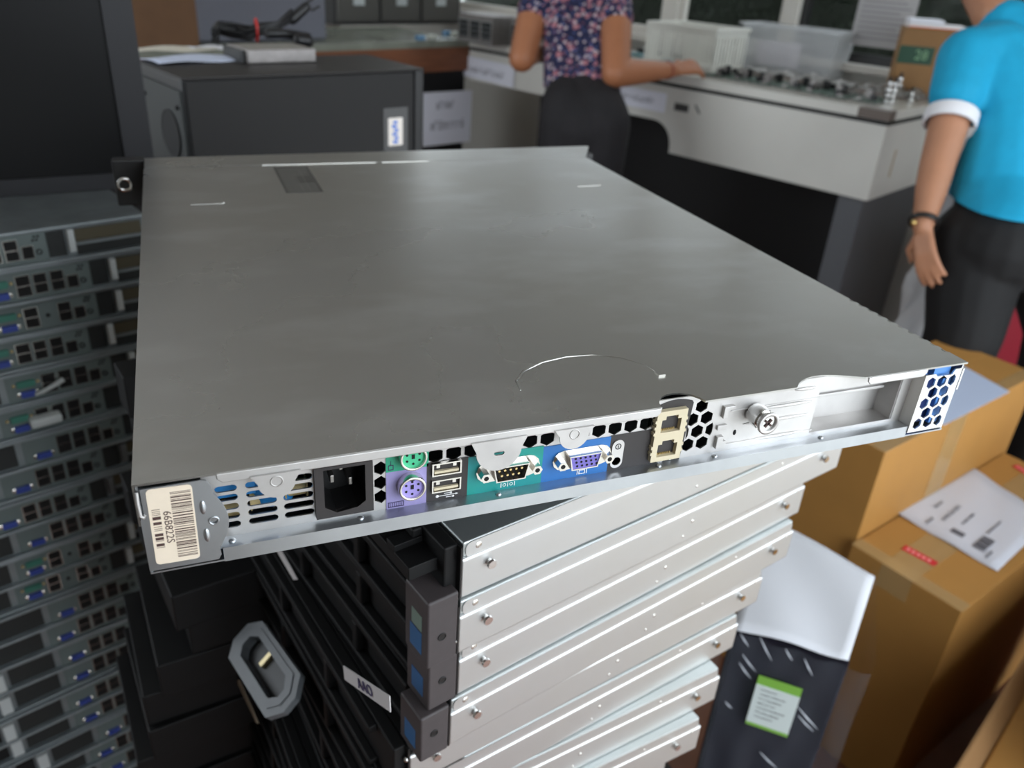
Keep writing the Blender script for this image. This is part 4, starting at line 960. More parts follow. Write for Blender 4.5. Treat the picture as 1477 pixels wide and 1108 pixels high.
L2 = onz(1208, 783, z2); N2 = onz(1387, 883, z2)
k2 = carton('cardboard_box', N2, 15.5, .62, .214, z2, 'lower cardboard box with a white shipping sheet and small red stickers on top')
b = B().use(LILACP); SH = [loc(k2, u, v, z2) for u, v in ((1284, 737), (1438, 826), (1515, 752), (1399, 674))]
def shp(s, t_): return (SH[0] * (1 - s) + SH[1] * s) * (1 - t_) + (SH[3] * (1 - s) + SH[2] * s) * t_
b.sheet([[Vector((shp(i / 10, j / 6).x, shp(i / 10, j / 6).y, z2 + .003 + .0014 * math.sin(i * 1.3 + j))) for j in range(7)] for i in range(11)])
sh = b.done('shipping_sheet', None, k2, solid=.0008); sh['label'] = 'white printed shipping sheet under clear tape'
eS = (SH[2] - SH[1]); eS.z = 0; wS = eS.length; eS.normalize(); fS = Vector((-eS.y, eS.x, 0))
b = B(Matrix.Translation((SH[1].x, SH[1].y, z2 + .0052)) @ Matrix(((eS.x, 0, fS.x, 0), (eS.y, 0, fS.y, 0), (0, 1, 0, 0), (0, 0, 0, 1)))).use(LINK)
for xa, xb, zc_, hh in ((.03, .06, .150, .005), (.10, .135, .165, .006), (.07, .15, .135, .007), (.09, .15, .105, .005), (.02, .05, .030, .004), (.10, .17, .06, .004)): scribble(b, xa, xb, zc_, hh, int(xa * 1000 + zc_ * 900), 0, .0004)
PM_ = b.M.copy(); b.done('print', None, sh); b = B(PM_).use(LINK)
for i in range(9): b.box(.035 + i * .006, .038 + i * .006 + .0012 * (i % 3), -.0004, 0, .04, .062)
b.done('barcode', None, sh); b = B(PM_).use(LINK); b.box(.045, .062, -.0004, 0, .085, .110); b.done('stamp', None, sh)
for (a_, c_) in (((1303, 790), (1350, 815)), ((1464, 672), (1492, 690))):
    pa, pb_ = loc(k2, *a_, z2), loc(k2, *c_, z2); mid = (pa + pb_) / 2; an_ = math.atan2(pb_.y - pa.y, pb_.x - pa.x); ln = (pb_ - pa).length / 2
    RM = Matrix.Translation((mid.x, mid.y, z2 + .0010)) @ Matrix.Rotation(an_, 4, 'Z')
    b = B().use(REDS); b.box(-ln, ln, -.0095, .0095, 0, .0006, RM); rs = b.done('red_sticker', None, k2); rs['label'] = 'small red sticker with pale print'
    b = B().use(mat('red_print', (240, 150, 150), .6))
    for i in range(5): b.box(-ln * .8 + i * ln * .32, -ln * .62 + i * ln * .32, -.004, .004, .0006, .0009, RM)
    b.done('print', None, rs)
b = B().use(TAPEC); b.box(-.0008, .62, .09, .15, z2, z2 + .0009); b.box(.0, .03, -.0008, .2144, z2, z2 + .0008); b.box(-.0009, 0, .09, .15, z2 - .05, z2); b.done('tape', None, k2)
N3 = onz(1416, 1108, .42); Q3 = onz(1477, 1003, .42); e3 = (Q3 - N3); e3.z = 0; e3.normalize()
k3 = thing('cardboard_box', 'cardboard box with a low upright flap, in front of the box with the shipping sheet', 'carton', (N3.x, N3.y, 0), axes(e3))
b = B().use(CARD_A); b.box(-.15, .72, -.40, 0, .001, .42); b.done('body', None, k3, bevel=.004)
b = B().use(CARDD); b.hexa([(-.14, .0, .415), (.70, .0, .415), (.70, .004, .415), (-.14, .004, .415), (-.10, .022, .450), (.68, .022, .450), (.68, .026, .450), (-.10, .026, .450)]); b.done('flap', None, k3)
b = B().use(TAPEC); b.box(-.05, .4, -.16, -.10, .42, .4208); b.done('tape', None, k3)
shade_box = thing('cardboard_box', 'added unseen cardboard box, shading the side of the box with the shipping sheet', 'carton', Vector((N3.x, N3.y, .4215)), axes(e3))  # out-of-view box, added to keep daylight off the carton behind
b = B().use(CARD_A); b.box(.02, .95, -.42, -.12, .0005, .20); b.done('body', None, shade_box, bevel=.004); b = B().use(TAPEC); b.box(.0194, .9506, -.31, -.25, .20, .2008); b.done('tape', None, shade_box)
# ------ wrapped black pack with a sheet of paper on it
zp = .70
A_, B_, C_, D_ = onz(1061, 906, zp), onz(1212, 953, zp), onz(1262, 836, zp), onz(1120, 752, zp)
ex = (B_ - A_).normalized(); MP = axes(ex); dv = MP @ Vector((0, 1, 0)); wP = (B_ - A_).length + .012; dP = max(.06, (C_ - B_).dot(dv))
pk = thing('wrapped_pack', 'black pack shrink wrapped in clear plastic with a green and white label', 'pack', (A_.x, A_.y, 0), MP)
b = B().use(mat('pack_navy', (24, 22, 32), .85, noise=.3, nscale=9, spec=.15)); b.box(0, wP, .002, dP, .001, zp - .002); b.done('contents', None, pk, bevel=.004)
WRAP = mat('plastic_wrap', (190, 200, 214), .07, alpha=.05, bump=.9, bscale=14, stretch=(3.4, 1, .9), spec=.8)
b = B().use(WRAP)
g = []
for i in range(25):
    row = []
    for j in range(25): row.append(Vector((-.003 + (wP + .028) * i / 24, -.006 + .0035 * math.sin(i * .9 + j * .55) * math.sin(j * .7), .02 + (zp - .022) * j / 24)))
    g.append(row)
b.sheet(g); 
g = [[Vector((wP + .024 + .004 * math.sin(j * .8), -.006 + (dP + .02) * i / 6, .02 + (zp + .0) * j / 24 - .0 * i)) for j in range(25)] for i in range(7)]; b.sheet(g)
b.done('plastic_wrap', None, pk, recalc=True)
PN = (MP @ Vector((0, -1, 0))); P0 = A_ + PN * .0075
lp = [onpl(u, v, P0, PN) for u, v in ((1094, 969), (1154, 994), (1137, 1067), (1078, 1037))]
inv = pk.matrix_world.inverted() if False else (Matrix.Translation((A_.x, A_.y, 0)) @ MP.to_4x4()).inverted()
q4 = [inv @ p for p in lp]; xa = (q4[0].x + q4[3].x) / 2; xb = (q4[1].x + q4[2].x) / 2; za = (q4[0].z + q4[1].z) / 2; zb_ = (q4[2].z + q4[3].z) / 2
b = B().use(mat('label_green', (124, 176, 70), .5)); b.box(xa, xb, -.0105, -.0092, zb_, za); b.use(mat('label_white', (206, 216, 214), .5)); b.box(xa, xb, -.0112, -.0104, zb_ + (za - zb_) * .07, za - (za - zb_) * .16)
b.use(LINK); hh = za - zb_
for k in range(7): scribble(b, xa + (xb - xa) * .14, xa + (xb - xa) * (.5 + .35 * ((k * 37) % 10) / 10), za - hh * (.24 + .09 * k), hh * .022, 40 + k, -.0112, .0003)
o = b.done('label', None, pk)
CREASE_GLINT = mat('crease_glint', (214, 218, 226), .12, alpha=.55)  # raised film creases whose glints are painted in as a whitish colour
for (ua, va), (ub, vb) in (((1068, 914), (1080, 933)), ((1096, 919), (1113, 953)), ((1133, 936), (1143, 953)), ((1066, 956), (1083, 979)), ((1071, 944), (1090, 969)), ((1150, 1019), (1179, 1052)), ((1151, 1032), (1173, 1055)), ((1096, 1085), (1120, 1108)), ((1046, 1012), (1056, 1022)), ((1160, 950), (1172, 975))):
    pa, pb_ = inv @ onpl(ua, va, P0, PN), inv @ onpl(ub, vb, P0, PN); b = B().use(CREASE_GLINT); b.tube([pa, pa.lerp(pb_, .5) + Vector((0, -.0012, 0)), pb_], [.0003, .0012, .0003], 8); b.done('crease_glint', None, pk)
o['label'] = 'green and white printed label'
b = B(); b.use(PAPER); g = []
q = [inv @ p for p in (onz(1057, 908, zp + .004), onz(1224, 952, zp + .004), onz(1262, 832, zp + .012), onz(1104, 744, zp + .012))]
for i in range(13):
    g.append([])
    for j in range(13):
        s, t_ = i / 12, j / 12; p = (q[0] * (1 - s) + q[1] * s) * (1 - t_) + (q[3] * (1 - s) + q[2] * s) * t_
        p.z += .004 * math.sin(PI * s) * t_ * (1 - t_) * 2 + .004 * math.sin(6 * s + 2 * t_) * (1 - t_) * s + .003 * math.sin(PI * (s + t_)) ** 2; g[-1].append(p)
b.sheet(g); o = b.done('paper_sheet', None, solid=.0006); o.matrix_world = inv.inverted(); tag(o, 'blank white paper sheet lying on the wrapped black pack beside the silver stack', 'paper')

# ================================================================== people
SKIN_W = mat('skin_woman', (164, 106, 72), .55, noise=.08, nscale=12)
SKIN_M = mat('skin_man', (180, 128, 98), .55, noise=.1, nscale=12)
HAIR = mat('hair_black', (16, 13, 12), .5)
FLOR = floral('floral_cotton')
PANTW = mat('charcoal_cotton', (28, 26, 29), .85, noise=.2, nscale=20, bump=.4, bscale=14, stretch=(4, 4, .6))
PANTM = mat('black_denim', (9, 9, 11), .8, noise=.2, nscale=20)
TURQ = mat('turquoise_jersey', (8, 158, 200), .8, noise=.06, nscale=30, bump=.35, bscale=9)
CUFF = mat('white_cuff', (226, 226, 230), .8)
def fingers(b, wrist, kn, side, r, length, curl, spread=.2, thumb=True):
    """palm from wrist to kn (knuckle centre); side = vector across the palm towards the thumb; curl = vector the fingertips bend towards"""
    wrist, kn, side, curl = Vector(wrist), Vector(kn), Vector(side).normalized(), Vector(curl).normalized()
    d = (kn - wrist).normalized(); side = (side - d * side.dot(d)).normalized(); curl = (curl - d * curl.dot(d)).normalized()
    w = r * 2.1
    for k in (-1, -.33, .33, 1): b.hull((wrist + side * k * w * .7, r * 1.15), (kn + side * k * w * 1.15, r * 1.05))
    b.hull((wrist - side * w * .7, r * 1.2), (kn + side * w * 1.1, r * 1.1)); b.hull((wrist + side * w * .7, r * 1.2), (kn - side * w * 1.1, r * 1.1))
    for k, f in ((1, .92), (.36, 1.0), (-.33, .94), (-1, .74)):
        p = kn + side * k * w * 1.15; q = p; dd = (d + side * k * spread * .5).normalized()
        for s, (fr_, cv) in enumerate(((.45, .35), (.32, .8), (.25, 1.25))):
            nd = (dd + curl * cv * (1 + .1 * k)).normalized(); q = p + nd * length * f * fr_
            b.hull((p, r * (1 - .1 * s)), (q, r * (.92 - .1 * s))); p = q
    if thumb:
        p = wrist + d * (kn - wrist).length * .35 + side * w * .8; q = p + (d * .6 + side * .75 + curl * .25).normalized() * length * .42
        b.hull((p, r * 1.35), (q, r * 1.1)); b.hull((q, r * 1.1), (q + (d + curl * .5 + side * .15).normalized() * length * .36, r * .85))
def chain(b, pts):
    for a, c in zip(pts, pts[1:]): b.hull(a, c)
def head(b, c, fw, rt, up, s=1.0):
    """skull, jaw, nose, ears around centre c"""
    b.hull((c + up * .03 * s - fw * .018 * s, .078 * s), (c + up * .02 * s + fw * .025 * s, .070 * s)); b.hull((c - up * .02 * s + fw * .03 * s, .062 * s), (c - up * .078 * s + fw * .052 * s, .036 * s))
    b.hull((c + fw * .088 * s + up * .01 * s, .010 * s), (c + fw * .106 * s - up * .022 * s, .013 * s))
    for k in (-1, 1): b.hull((c + rt * k * .076 * s + up * .012 * s, .013 * s), (c + rt * k * .078 * s - up * .022 * s, .011 * s))
    b.hull((c + fw * .082 * s - up * .048 * s - rt * .018 * s, .011 * s), (c + fw * .082 * s - up * .048 * s + rt * .018 * s, .011 * s))
def face(c, fw, rt, up, parent, s=1.0):
    q = B().use(WHITE)
    for k in (-1, 1): q.ball(c + fw * .082 * s + rt * k * .031 * s + up * .006 * s, .012 * s, 12)
    q.use(HAIR)
    for k in (-1, 1): q.ball(c + fw * .0905 * s + rt * k * .031 * s + up * .006 * s, .0055 * s, 10); q.hull((c + fw * .092 * s + rt * k * .016 * s + up * .028 * s, .004), (c + fw * .086 * s + rt * k * .045 * s + up * .026 * s, .003))
    q.done('eyes', None, parent)
UP = Vector((0, 0, 1))
# ---- woman, seen from behind, leaning her forearm on the counter
hp = ond(841, 205, 3.15); hp.z = .90; fwW = Vector((.62, .785, 0)).normalized(); rtW = Vector((fwW.y, -fwW.x, 0))
wt = ond(841, 133, 3.17); sh_c = ond(836, -12, 3.22)
SL, SR = ond(775, -5, 3.22), ond(889, -2, 3.13)
eL, eR = ond(753, 84, 3.20), ond(888, 106, 3.06)
wR = ond(968, 101, 3.20); kR = ond(1000, 96, 3.25)
wL = eL + fwW * .22 + rtW * .05 + UP * .02
hd_c = sh_c + UP * .235 + fwW * .05
fl = lambda p: Vector((p.x, p.y, 0))
pw = thing('person', 'person in a navy floral shirt and charcoal trousers standing at the white counter', 'person', fl(hp))
OW = -Vector(pw.location)
def mk(name, m, parent, fn, voxel, smooth=4, rec=None, hem=None):
    b = B(Matrix.Translation(rec)).use(m); fn(b); o = b.done(name, None, parent, recalc=False); o = remeshed(o, voxel, smooth)
    if hem is not None:
        t = bmesh.new(); t.from_mesh(o.data); p = hem + Vector(rec)
        bmesh.ops.bisect_plane(t, geom=t.verts[:] + t.edges[:] + t.faces[:], plane_co=p, plane_no=(0, 0, -1), clear_outer=True)
        bmesh.ops.holes_fill(t, edges=[e for e in t.edges if e.is_boundary], sides=0); t.to_mesh(o.data); t.free()
    return o
def w_body(b):
    for k in (-1, 1):
        chain(b, [(sh_c + rtW * k * .08 - UP * .03, .055), (wt + rtW * k * .045, .065), (hp + rtW * k * .06, .075)])
    b.hull((sh_c - UP * .02, .06), (wt, .07)); b.hull((sh_c - UP * .01, .055), (hd_c - UP * .08 - fwW * .02, .05)); head(b, hd_c, fwW, rtW, UP, .97)
    for S, E in ((SL, eL), (SR, eR)): chain(b, [(S - UP * .03, .054), (S.lerp(E, .4), .060), (E, .053)])
    chain(b, [(sh_c + rtW * .08 - UP * .02, .05), (SR - UP * .03, .054)]); chain(b, [(sh_c - rtW * .08 - UP * .02, .05), (SL - UP * .03, .054)])
    chain(b, [(eR, .053), (eR.lerp(wR, .4), .046), (wR, .030)]); chain(b, [(eL, .042), (eL.lerp(wL, .4), .038), (wL, .026)])
    fingers(b, wR, kR, UP * .6 + fwW, .0108, .074, -UP * 1.0 + fwW * .5, .2); fingers(b, wL, wL + fwW * .07 - UP * .01, rtW, .0095, .075, -UP, .2)
    for k in (-1, 1):
        f = hp + rtW * k * .078; chain(b, [(f, .075), (Vector((f.x, f.y, .48)) + fwW * .01, .058), (Vector((f.x, f.y, .36)) - fwW * .015, .056), (Vector((f.x, f.y, .09)), .036)]); chain(b, [(Vector((f.x, f.y, .05)) - fwW * .02, .038), (Vector((f.x, f.y, .028)) + fwW * .17, .026)])
bw = mk('body', SKIN_W, pw, w_body, .006, 3, OW)
def w_shirt(b):
    for k in (-1, 1):
        chain(b, [(sh_c + rtW * k * .105 - UP * .03, .075), (sh_c.lerp(wt, .5) + rtW * k * .066, .086), (wt + rtW * k * .064 - UP * .04, .092)])
    b.hull((sh_c - UP * .035, .080), (wt - UP * .04, .108))
    for S, E in ((SL, eL), (SR, eR)): chain(b, [(sh_c.lerp(S, .7) - UP * .03, .066), (S - UP * .03, .067), (S.lerp(E, .26), .067)])
ws = mk('shirt', FLOR, pw, w_shirt, .007, 4, OW, ond(841, 137, 3.07))
def w_pants(b):
    for k in (-1, 1):
        f = hp + rtW * k * .078
        chain(b, [(wt + rtW * k * .062 - UP * .020, .090), (wt.lerp(hp, .6) + rtW * k * .068 - fwW * .02, .100), (f - fwW * .01, .100), (Vector((f.x, f.y, .50)), .082), (Vector((f.x, f.y, .12)), .07)])
    b.hull((wt - UP * .020, .104), (hp - UP * .03, .128)); b.hull((wt + rtW * .06 - UP * .02, .09), (hp - rtW * .06 - UP * .05, .105)); b.hull((wt - rtW * .06 - UP * .02, .09), (hp + rtW * .06 - UP * .05, .105))
wp = mk('trousers', PANTW, pw, w_pants, .008, 6, OW)
b = B(Matrix.Translation(OW)).use(HAIR); b.hull((hd_c + UP * .035 - fwW * .028, .088), (hd_c + UP * .045 + fwW * .01, .078)); b.hull((hd_c - fwW * .05, .072), (hd_c - fwW * .075 - UP * .09, .05)); o = b.done('hair', None, pw, recalc=False); remeshed(o, .008)
fo = B(Matrix.Translation(OW)); q = D.objects.new('eyes', None)
def face_at(c, fw, rt, parent, off):
    q = B(Matrix.Translation(off)).use(WHITE)
    for k in (-1, 1): q.ball(c + fw * .080 + rt * k * .030 + UP * .008, .012, 12)
    q.use(HAIR)
    for k in (-1, 1): q.ball(c + fw * .0895 + rt * k * .030 + UP * .008, .0056, 10); q.hull((c + fw * .091 + rt * k * .016 + UP * .030, .004), (c + fw * .084 + rt * k * .044 + UP * .028, .003))
    q.done('eyes', None, parent)
    q = B(Matrix.Translation(off)).use(mat('lips', (150, 84, 76), .5)); q.hull((c + fw * .094 - UP * .048 - rt * .016, .0055), (c + fw * .094 - UP * .048 + rt * .016, .0055)); q.done('mouth', None, parent)
fo.bm.free(); D.objects.remove(q)
face_at(hd_c, fwW, rtW, pw, OW)
b = B(Matrix.Translation(OW)).use(mat('thin_bracelet', (150, 70, 60), .5)); dr = (wR - eR).normalized(); pb = wR - dr * .02; b.ring(pb - dr * .002, pb + dr * .002, .0350, .0315, 20); b.done('bracelet', None, pw)
for k in (-1, 1):
    f = hp + rtW * k * .078; b = B(Matrix.Translation(OW)).use(mat('sandal', (60, 50, 46), .6)); b.hull((Vector((f.x, f.y, .02)) - fwW * .04, (.05, .05, .02)), (Vector((f.x, f.y, .02)) + fwW * .20, (.045, .045, .018))); b.done('shoe', None, pw, recalc=False)
# ---- man in turquoise
hm = ond(1470, 350, 1.95); wm = ond(1476, 262, 1.98); sm = ond(1474, 66, 2.05); fwM = Vector((-.06, 1, 0)).normalized(); rtM = Vector((fwM.y, -fwM.x, 0))
SLm = ond(1398, 78, 2.00); SRm = sm + (sm - SLm) + fwM * .03
eLm = ond(1352, 238, 1.97); wLm = ond(1331, 326, 1.93); kLm = ond(1334, 366, 1.92)
nbm = ond(1436, 24, 2.08); hdm = ond(1398, -105, 2.20)
LEGS = [(ond(1412, 352, 1.96), ond(1390, 480, 1.97)), (ond(1520, 352, 1.98), ond(1536, 480, 2.02))]
def foot(hj, kn, z): return Vector((kn.x + (kn.x - hj.x) * .9, kn.y + (kn.y - hj.y) * .3, z))
pm = thing('person', 'person in a turquoise shirt with white sleeve cuffs and black trousers, seen from behind', 'person', fl(hm)); OM = -Vector(pm.location)
eRm = SRm - UP * .27 + rtM * .10 + fwM * .04; wRm = eRm - UP * .23 + rtM * .03
def m_body(b):
    for k in (-1, 1): chain(b, [(sm + rtM * k * .10 - UP * .04, .06), (wm + rtM * k * .05, .075), (hm + rtM * k * .05, .07)])
    b.hull((sm - UP * .02, .06), (wm, .08)); b.hull((sm - UP * .01, .05), (nbm, .052)); b.hull((nbm, .052), (hdm - UP * .06 - fwM * .015, .055)); head(b, hdm, fwM, rtM, UP, 1.02)
    chain(b, [(SLm, .052), (SLm.lerp(eLm, .55), .047), (eLm, .041), (eLm.lerp(wLm, .4), .037), (wLm, .024)])
    chain(b, [(SRm, .055), (eRm, .043), (wRm, .028)])
    fingers(b, wLm, kLm, fwM - rtM * .1, .0082, .085, rtM * .7 + fwM * .2, .3); fingers(b, wRm, wRm - UP * .085, fwM, .0088, .078, -rtM, .2)
    for hj, kn in LEGS:
        ft = foot(hj, kn, .09); chain(b, [(hj, .075), (kn, .065), (Vector(((kn.x + ft.x) / 2, (kn.y + ft.y) / 2, .42)), .054), (ft, .038)]); chain(b, [(ft - UP * .045 - fwM * .02, .04), (ft - UP * .06 + fwM * .18, .028)])
mk('body', SKIN_M, pm, m_body, .0055, 3, OM)
def m_shirt(b):
    for k in (-1, 1): chain(b, [(sm + rtM * k * .105 - UP * .04, .082), (sm.lerp(wm, .55) + rtM * k * .056, .088), (wm + rtM * k * .066 - UP * .06, .118), (hm + rtM * k * .078, .126)])
    b.hull((sm - UP * .03, .085), (wm - UP * .06, .122)); b.hull((wm - UP * .06, .122), (hm, .130)); b.hull((sm - UP * .01, .075), (nbm.lerp(sm, .35), .066))
    chain(b, [(sm.lerp(SLm, .5) - UP * .01, .078), (SLm - UP * .01, .072), (SLm.lerp(eLm, .36), .066)]); chain(b, [(sm.lerp(SRm, .6), .08), (SRm - UP * .01, .074), (SRm.lerp(eRm, .36), .066)])
msh = mk('shirt', TURQ, pm, m_shirt, .007, 4, OM, ond(1420, 306, 1.86))
for S, E in ((SLm, eLm), (SRm, eRm)):
    b = B(Matrix.Translation(OM)).use(CUFF); d = (E - S).normalized(); p = S.lerp(E, .62)
    b.ring(p - d * .026, p + d * .008, .0615, .054, 28)
    b.done('sleeve_cuff', None, msh, bevel=.002)['label'] = 'white sleeve cuff'
def m_pants(b):
    for hj, kn in LEGS:
        ft = foot(hj, kn, .10)
        chain(b, [(wm.lerp(hj, .72), .100), (hj, .112), (hj.lerp(kn, .5), .102), (kn, .088), (Vector(((kn.x + ft.x) / 2, (kn.y + ft.y) / 2, .42)), .072), (ft, .06)])
    for k in (-1, 1): b.hull((wm + rtM * k * .06 - UP * .05, .100), (hm + rtM * k * .075, .116))
    b.hull((wm - UP * .06, .108), (hm, .12))
mk('trousers', PANTM, pm, m_pants, .008, 4, OM)
b = B(Matrix.Translation(OM)).use(HAIR); b.hull((hdm + UP * .035 - fwM * .025, .088), (hdm + UP * .045 + fwM * .02, .080)); b.hull((hdm - fwM * .04, .075), (hdm - fwM * .05 - UP * .06, .05)); o = b.done('hair', None, pm, recalc=False); remeshed(o, .008)
face_at(hdm, fwM, rtM, pm, OM)
b = B(Matrix.Translation(OM)).use(mat('dark_strap', (30, 26, 24), .5)); d = (wLm - eLm).normalized(); p = wLm - d * .012; b.ring(p - d * .006, p + d * .006, .0335, .030, 22); b.use(mat('gold_bead', (.7, .5, .2), .3, 1.0)); b.ball(p - rtM * .034, .007, 10); b.done('bracelet', None, pm)
for hj, kn in LEGS:
    ft = foot(hj, kn, .02); b = B(Matrix.Translation(OM)).use(mat('shoe_black', (20, 20, 22), .5)); b.hull((ft - fwM * .04, (.05, .05, .02)), (ft + fwM * .20, (.045, .045, .02))); b.done('shoe', None, pm, recalc=False)

# ================================================================== things behind the man
pe = ond(1289, 480, 2.25); ztop = onpl(1388, 186, pe, (RCT @ Vector((0, 0, 1))).xy.to_3d()).z
t = thing('plastic_wrapped_box', 'tall narrow white box wrapped in crumpled plastic, between the counter and the black trousers', 'box', (pe.x, pe.y, 0), axes((.62, -.785)))
b = B().use(mat('foam_white', (222, 222, 226), .6)); b.box(0, .125, 0, .20, .001, ztop); b.done('body', None, t, bevel=.004)
b = B().use(mat('crumpled_plastic', (226, 228, 230), .25, alpha=.75, bump=.8, bscale=16)); r2 = random.Random(4)
b.sheet([[Vector((-.004 + .134 * i / 10 + (r2.uniform(-.012, .006) if i in (0, 10) else 0), -.014 + r2.uniform(-.010, .008), .55 + (ztop - .54) * j / 20)) for j in range(21)] for i in range(11)]); b.done('plastic_wrap', None, t)
rb = ond(1436, 440, 2.62); t = thing('storage_bin', 'dark red bin on the floor, seen between the legs of the black trousers', 'bin', (rb.x, rb.y, 0), axes((.93, -.36)))
b = B().use(mat('red_plastic', (150, 24, 44), .5)); b.hexa([(-.06, 0, .001), (.3, 0, .001), (.3, .3, .001), (-.06, .3, .001), (-.08, -.02, .78), (.34, -.02, .78), (.34, .34, .78), (-.08, .34, .78)]); b.done('tub', None, t, bevel=.01); b = B().use(MATS['red_plastic']); b.box(-.09, .355, -.035, .355, .765, .79); b.done('rim', None, t, bevel=.004)
# ================================================================== carton with a green mark at the counter end
BD = AV.lerp(BV, .35).normalized(); PBx = ck(0, .44, 0); pb = onpl(1294, 100, PBx, BV); zt1 = onpl(1300, 38, PBx, BV).z - 1.0455; gz0 = onpl(1294, 90, PBx, BV).z - 1.0455; gz1 = onpl(1294, 64, PBx, BV).z - 1.0455
p = Vector((pb.x, pb.y, 1.0455)); BDX = (BD.x, BD.y)
t = thing('cardboard_box', 'cardboard box with a green square mark on the counter beside the turquoise shirt', 'carton', p, axes(BDX))
b = B().use(CARDD); b.box(-.01, .20, 0, .13, .0005, zt1); b.done('body', None, t, bevel=.003)
b = B().use(mat('mark_green', (16, 66, 44), .5)); b.box(-.0105, .115, -.002, .0005, gz0, gz1); b.use(mat('mark_pale', (120, 160, 120), .5)); b.text('28', .05, Matrix.Translation((.072, -.0022, (gz0 + gz1) / 2)) @ Matrix.Rotation(PI / 2, 4, 'X'), .0004); b.done('mark', None, t)['label'] = 'green mark with pale digits'
for k, (w, z, cl, lb) in enumerate(((.20, zt1 + .001, (226, 222, 222), 'white and orange printed sheet stack on the cardboard box with the green mark'), (.12, zt1 + .0165, (226, 228, 236), 'small white slip on the sheets over the cardboard box'))):
    b = B(Matrix.Translation(p) @ axes(BDX).to_4x4()).use(mat('sheet_%d' % k, cl, .6)); b.box(.0, w, -.01, .12, z, z + .014); b.use(mat('orange_stripe', (214, 110, 60), .6)); 
    if k == 0: b.box(.0, w, -.0104, -.0096, z, z + .004)
    tag(b.done('paper_stack' if k == 0 else 'paper_slip', None), lb, 'paper')
# ================================================================== room
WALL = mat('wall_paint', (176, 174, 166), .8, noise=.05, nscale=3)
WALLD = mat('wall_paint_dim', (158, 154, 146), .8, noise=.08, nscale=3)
FLOOR = mat('floor_tile', (120, 78, 58), .45, noise=.25, nscale=9)
CEIL = mat('ceiling_board', (222, 220, 214), .8)
CONC = mat('concrete', (176, 174, 168), .8, noise=.1, nscale=4)
def uvbox(b, u0, u1, v0, v1, z0, z1): b.box(u0, u1, v0, v1, z0, z1, CM @ Matrix.Identity(4)); return b
VE, VE2 = -3.3, -.55
UB, UF, VL, VW = -4.4, 2.0, -4.4, .74
o = uvbox(B().use(FLOOR), UB, UF, VL, VW + .1, -.05, 0).done('floor'); struct(o)
o = uvbox(B().use(CONC), UF, UF + 8, VL - 4, VW + 6, -.07, -.02).done('ground'); struct(o)
o = uvbox(B().use(CONC), UB - 1, UF, VW + .1, VW + 7, -.07, -.02).done('ground'); struct(o)
o = uvbox(B().use(CEIL), UB - .1, UF + .8, VL - .1, VW + .1, 2.9, 3.0).done('ceiling'); struct(o)
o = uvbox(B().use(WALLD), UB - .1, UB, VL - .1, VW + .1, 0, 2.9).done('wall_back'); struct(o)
b = B().use(WALLD); uvbox(b, UB, -4.3, VL - .1, VL, 0, 2.9); uvbox(b, -.6, UF, VL - .1, VL, 0, 2.9); uvbox(b, -4.3, -.6, VL - .1, VL, 0, .8); uvbox(b, -4.3, -.6, VL - .1, VL, 2.65, 2.9); o = b.done('wall_left'); struct(o)  # unseen window opening, added to brighten the counter front
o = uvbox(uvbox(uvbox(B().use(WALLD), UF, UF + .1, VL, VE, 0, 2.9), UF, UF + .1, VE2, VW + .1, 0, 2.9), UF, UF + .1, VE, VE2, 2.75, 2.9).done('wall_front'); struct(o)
# window wall: low wall, head, piers, windows with frames
b = B().use(WALL); uvbox(b, UB, UF, VW, VW + .1, 0, 1.10); uvbox(b, UB, UF, VW, VW + .1, 2.35, 2.9); uvbox(b, .40, UF, VW, VW + .1, 1.10, 2.35); uvbox(b, UB, -3.6, VW, VW + .1, 1.10, 2.35); o = b.done('wall_right'); struct(o)
FRAME = mat('window_frame', (196, 192, 184), .5); FRD = mat('window_frame_dark', (16, 16, 16), .5); GLASS = mat('window_glass', (240, 246, 244), .03, trans=1.0, ior=1.12, alpha=.35)
b = B().use(FRAME); uvbox(b, -3.6, .40, VW - .05, VW + .10, 1.085, 1.115); o = b.done('trim_1'); struct(o)
ws_ = [(-3.6, -2.45), (-2.45, -1.52), (-1.46, -.86), (-.80, .40)]
for k, (a, c) in enumerate(ws_):
    fr_m = FRD if k == 3 else FRAME
    t = D.objects.new('window_%d' % (k + 1), None); COL.objects.link(t); struct(t)
    b = B().use(fr_m); uvbox(b, a, c, VW + .02, VW + .06, 1.115, 1.155); uvbox(b, a, c, VW + .02, VW + .06, 2.31, 2.35); uvbox(b, a, a + .035, VW + .02, VW + .06, 1.115, 2.35); uvbox(b, c - .035, c, VW + .02, VW + .06, 1.115, 2.35); b.done('window_frame', None, t)
    b = B().use(GLASS); uvbox(b, a + .03, c - .03, VW + .038, VW + .042, 1.15, 2.32); b.done('pane', None, t)
for k, (u0, u1) in enumerate(((-2.475, -2.425), (-1.535, -1.445), (-.865, -.795))):
    o = uvbox(B().use(FRAME), u0, u1, VW - .012, VW + .08, 1.115, 2.35).done('trim_%d' % (k + 2)); struct(o)
for k, (a, c) in enumerate(((-4.3, -2.45), (-2.45, -.6))):  # frames of the added, unseen left openings
    t = D.objects.new('window_%d' % (k + 5), None); COL.objects.link(t); struct(t)
    b = B().use(FRAME); uvbox(b, a, c, VL - .07, VL - .03, .8, .84); uvbox(b, a, c, VL - .07, VL - .03, 2.61, 2.65); uvbox(b, a, a + .035, VL - .07, VL - .03, .8, 2.65); uvbox(b, c - .035, c, VL - .07, VL - .03, .8, 2.65); b.done('window_frame', None, t)
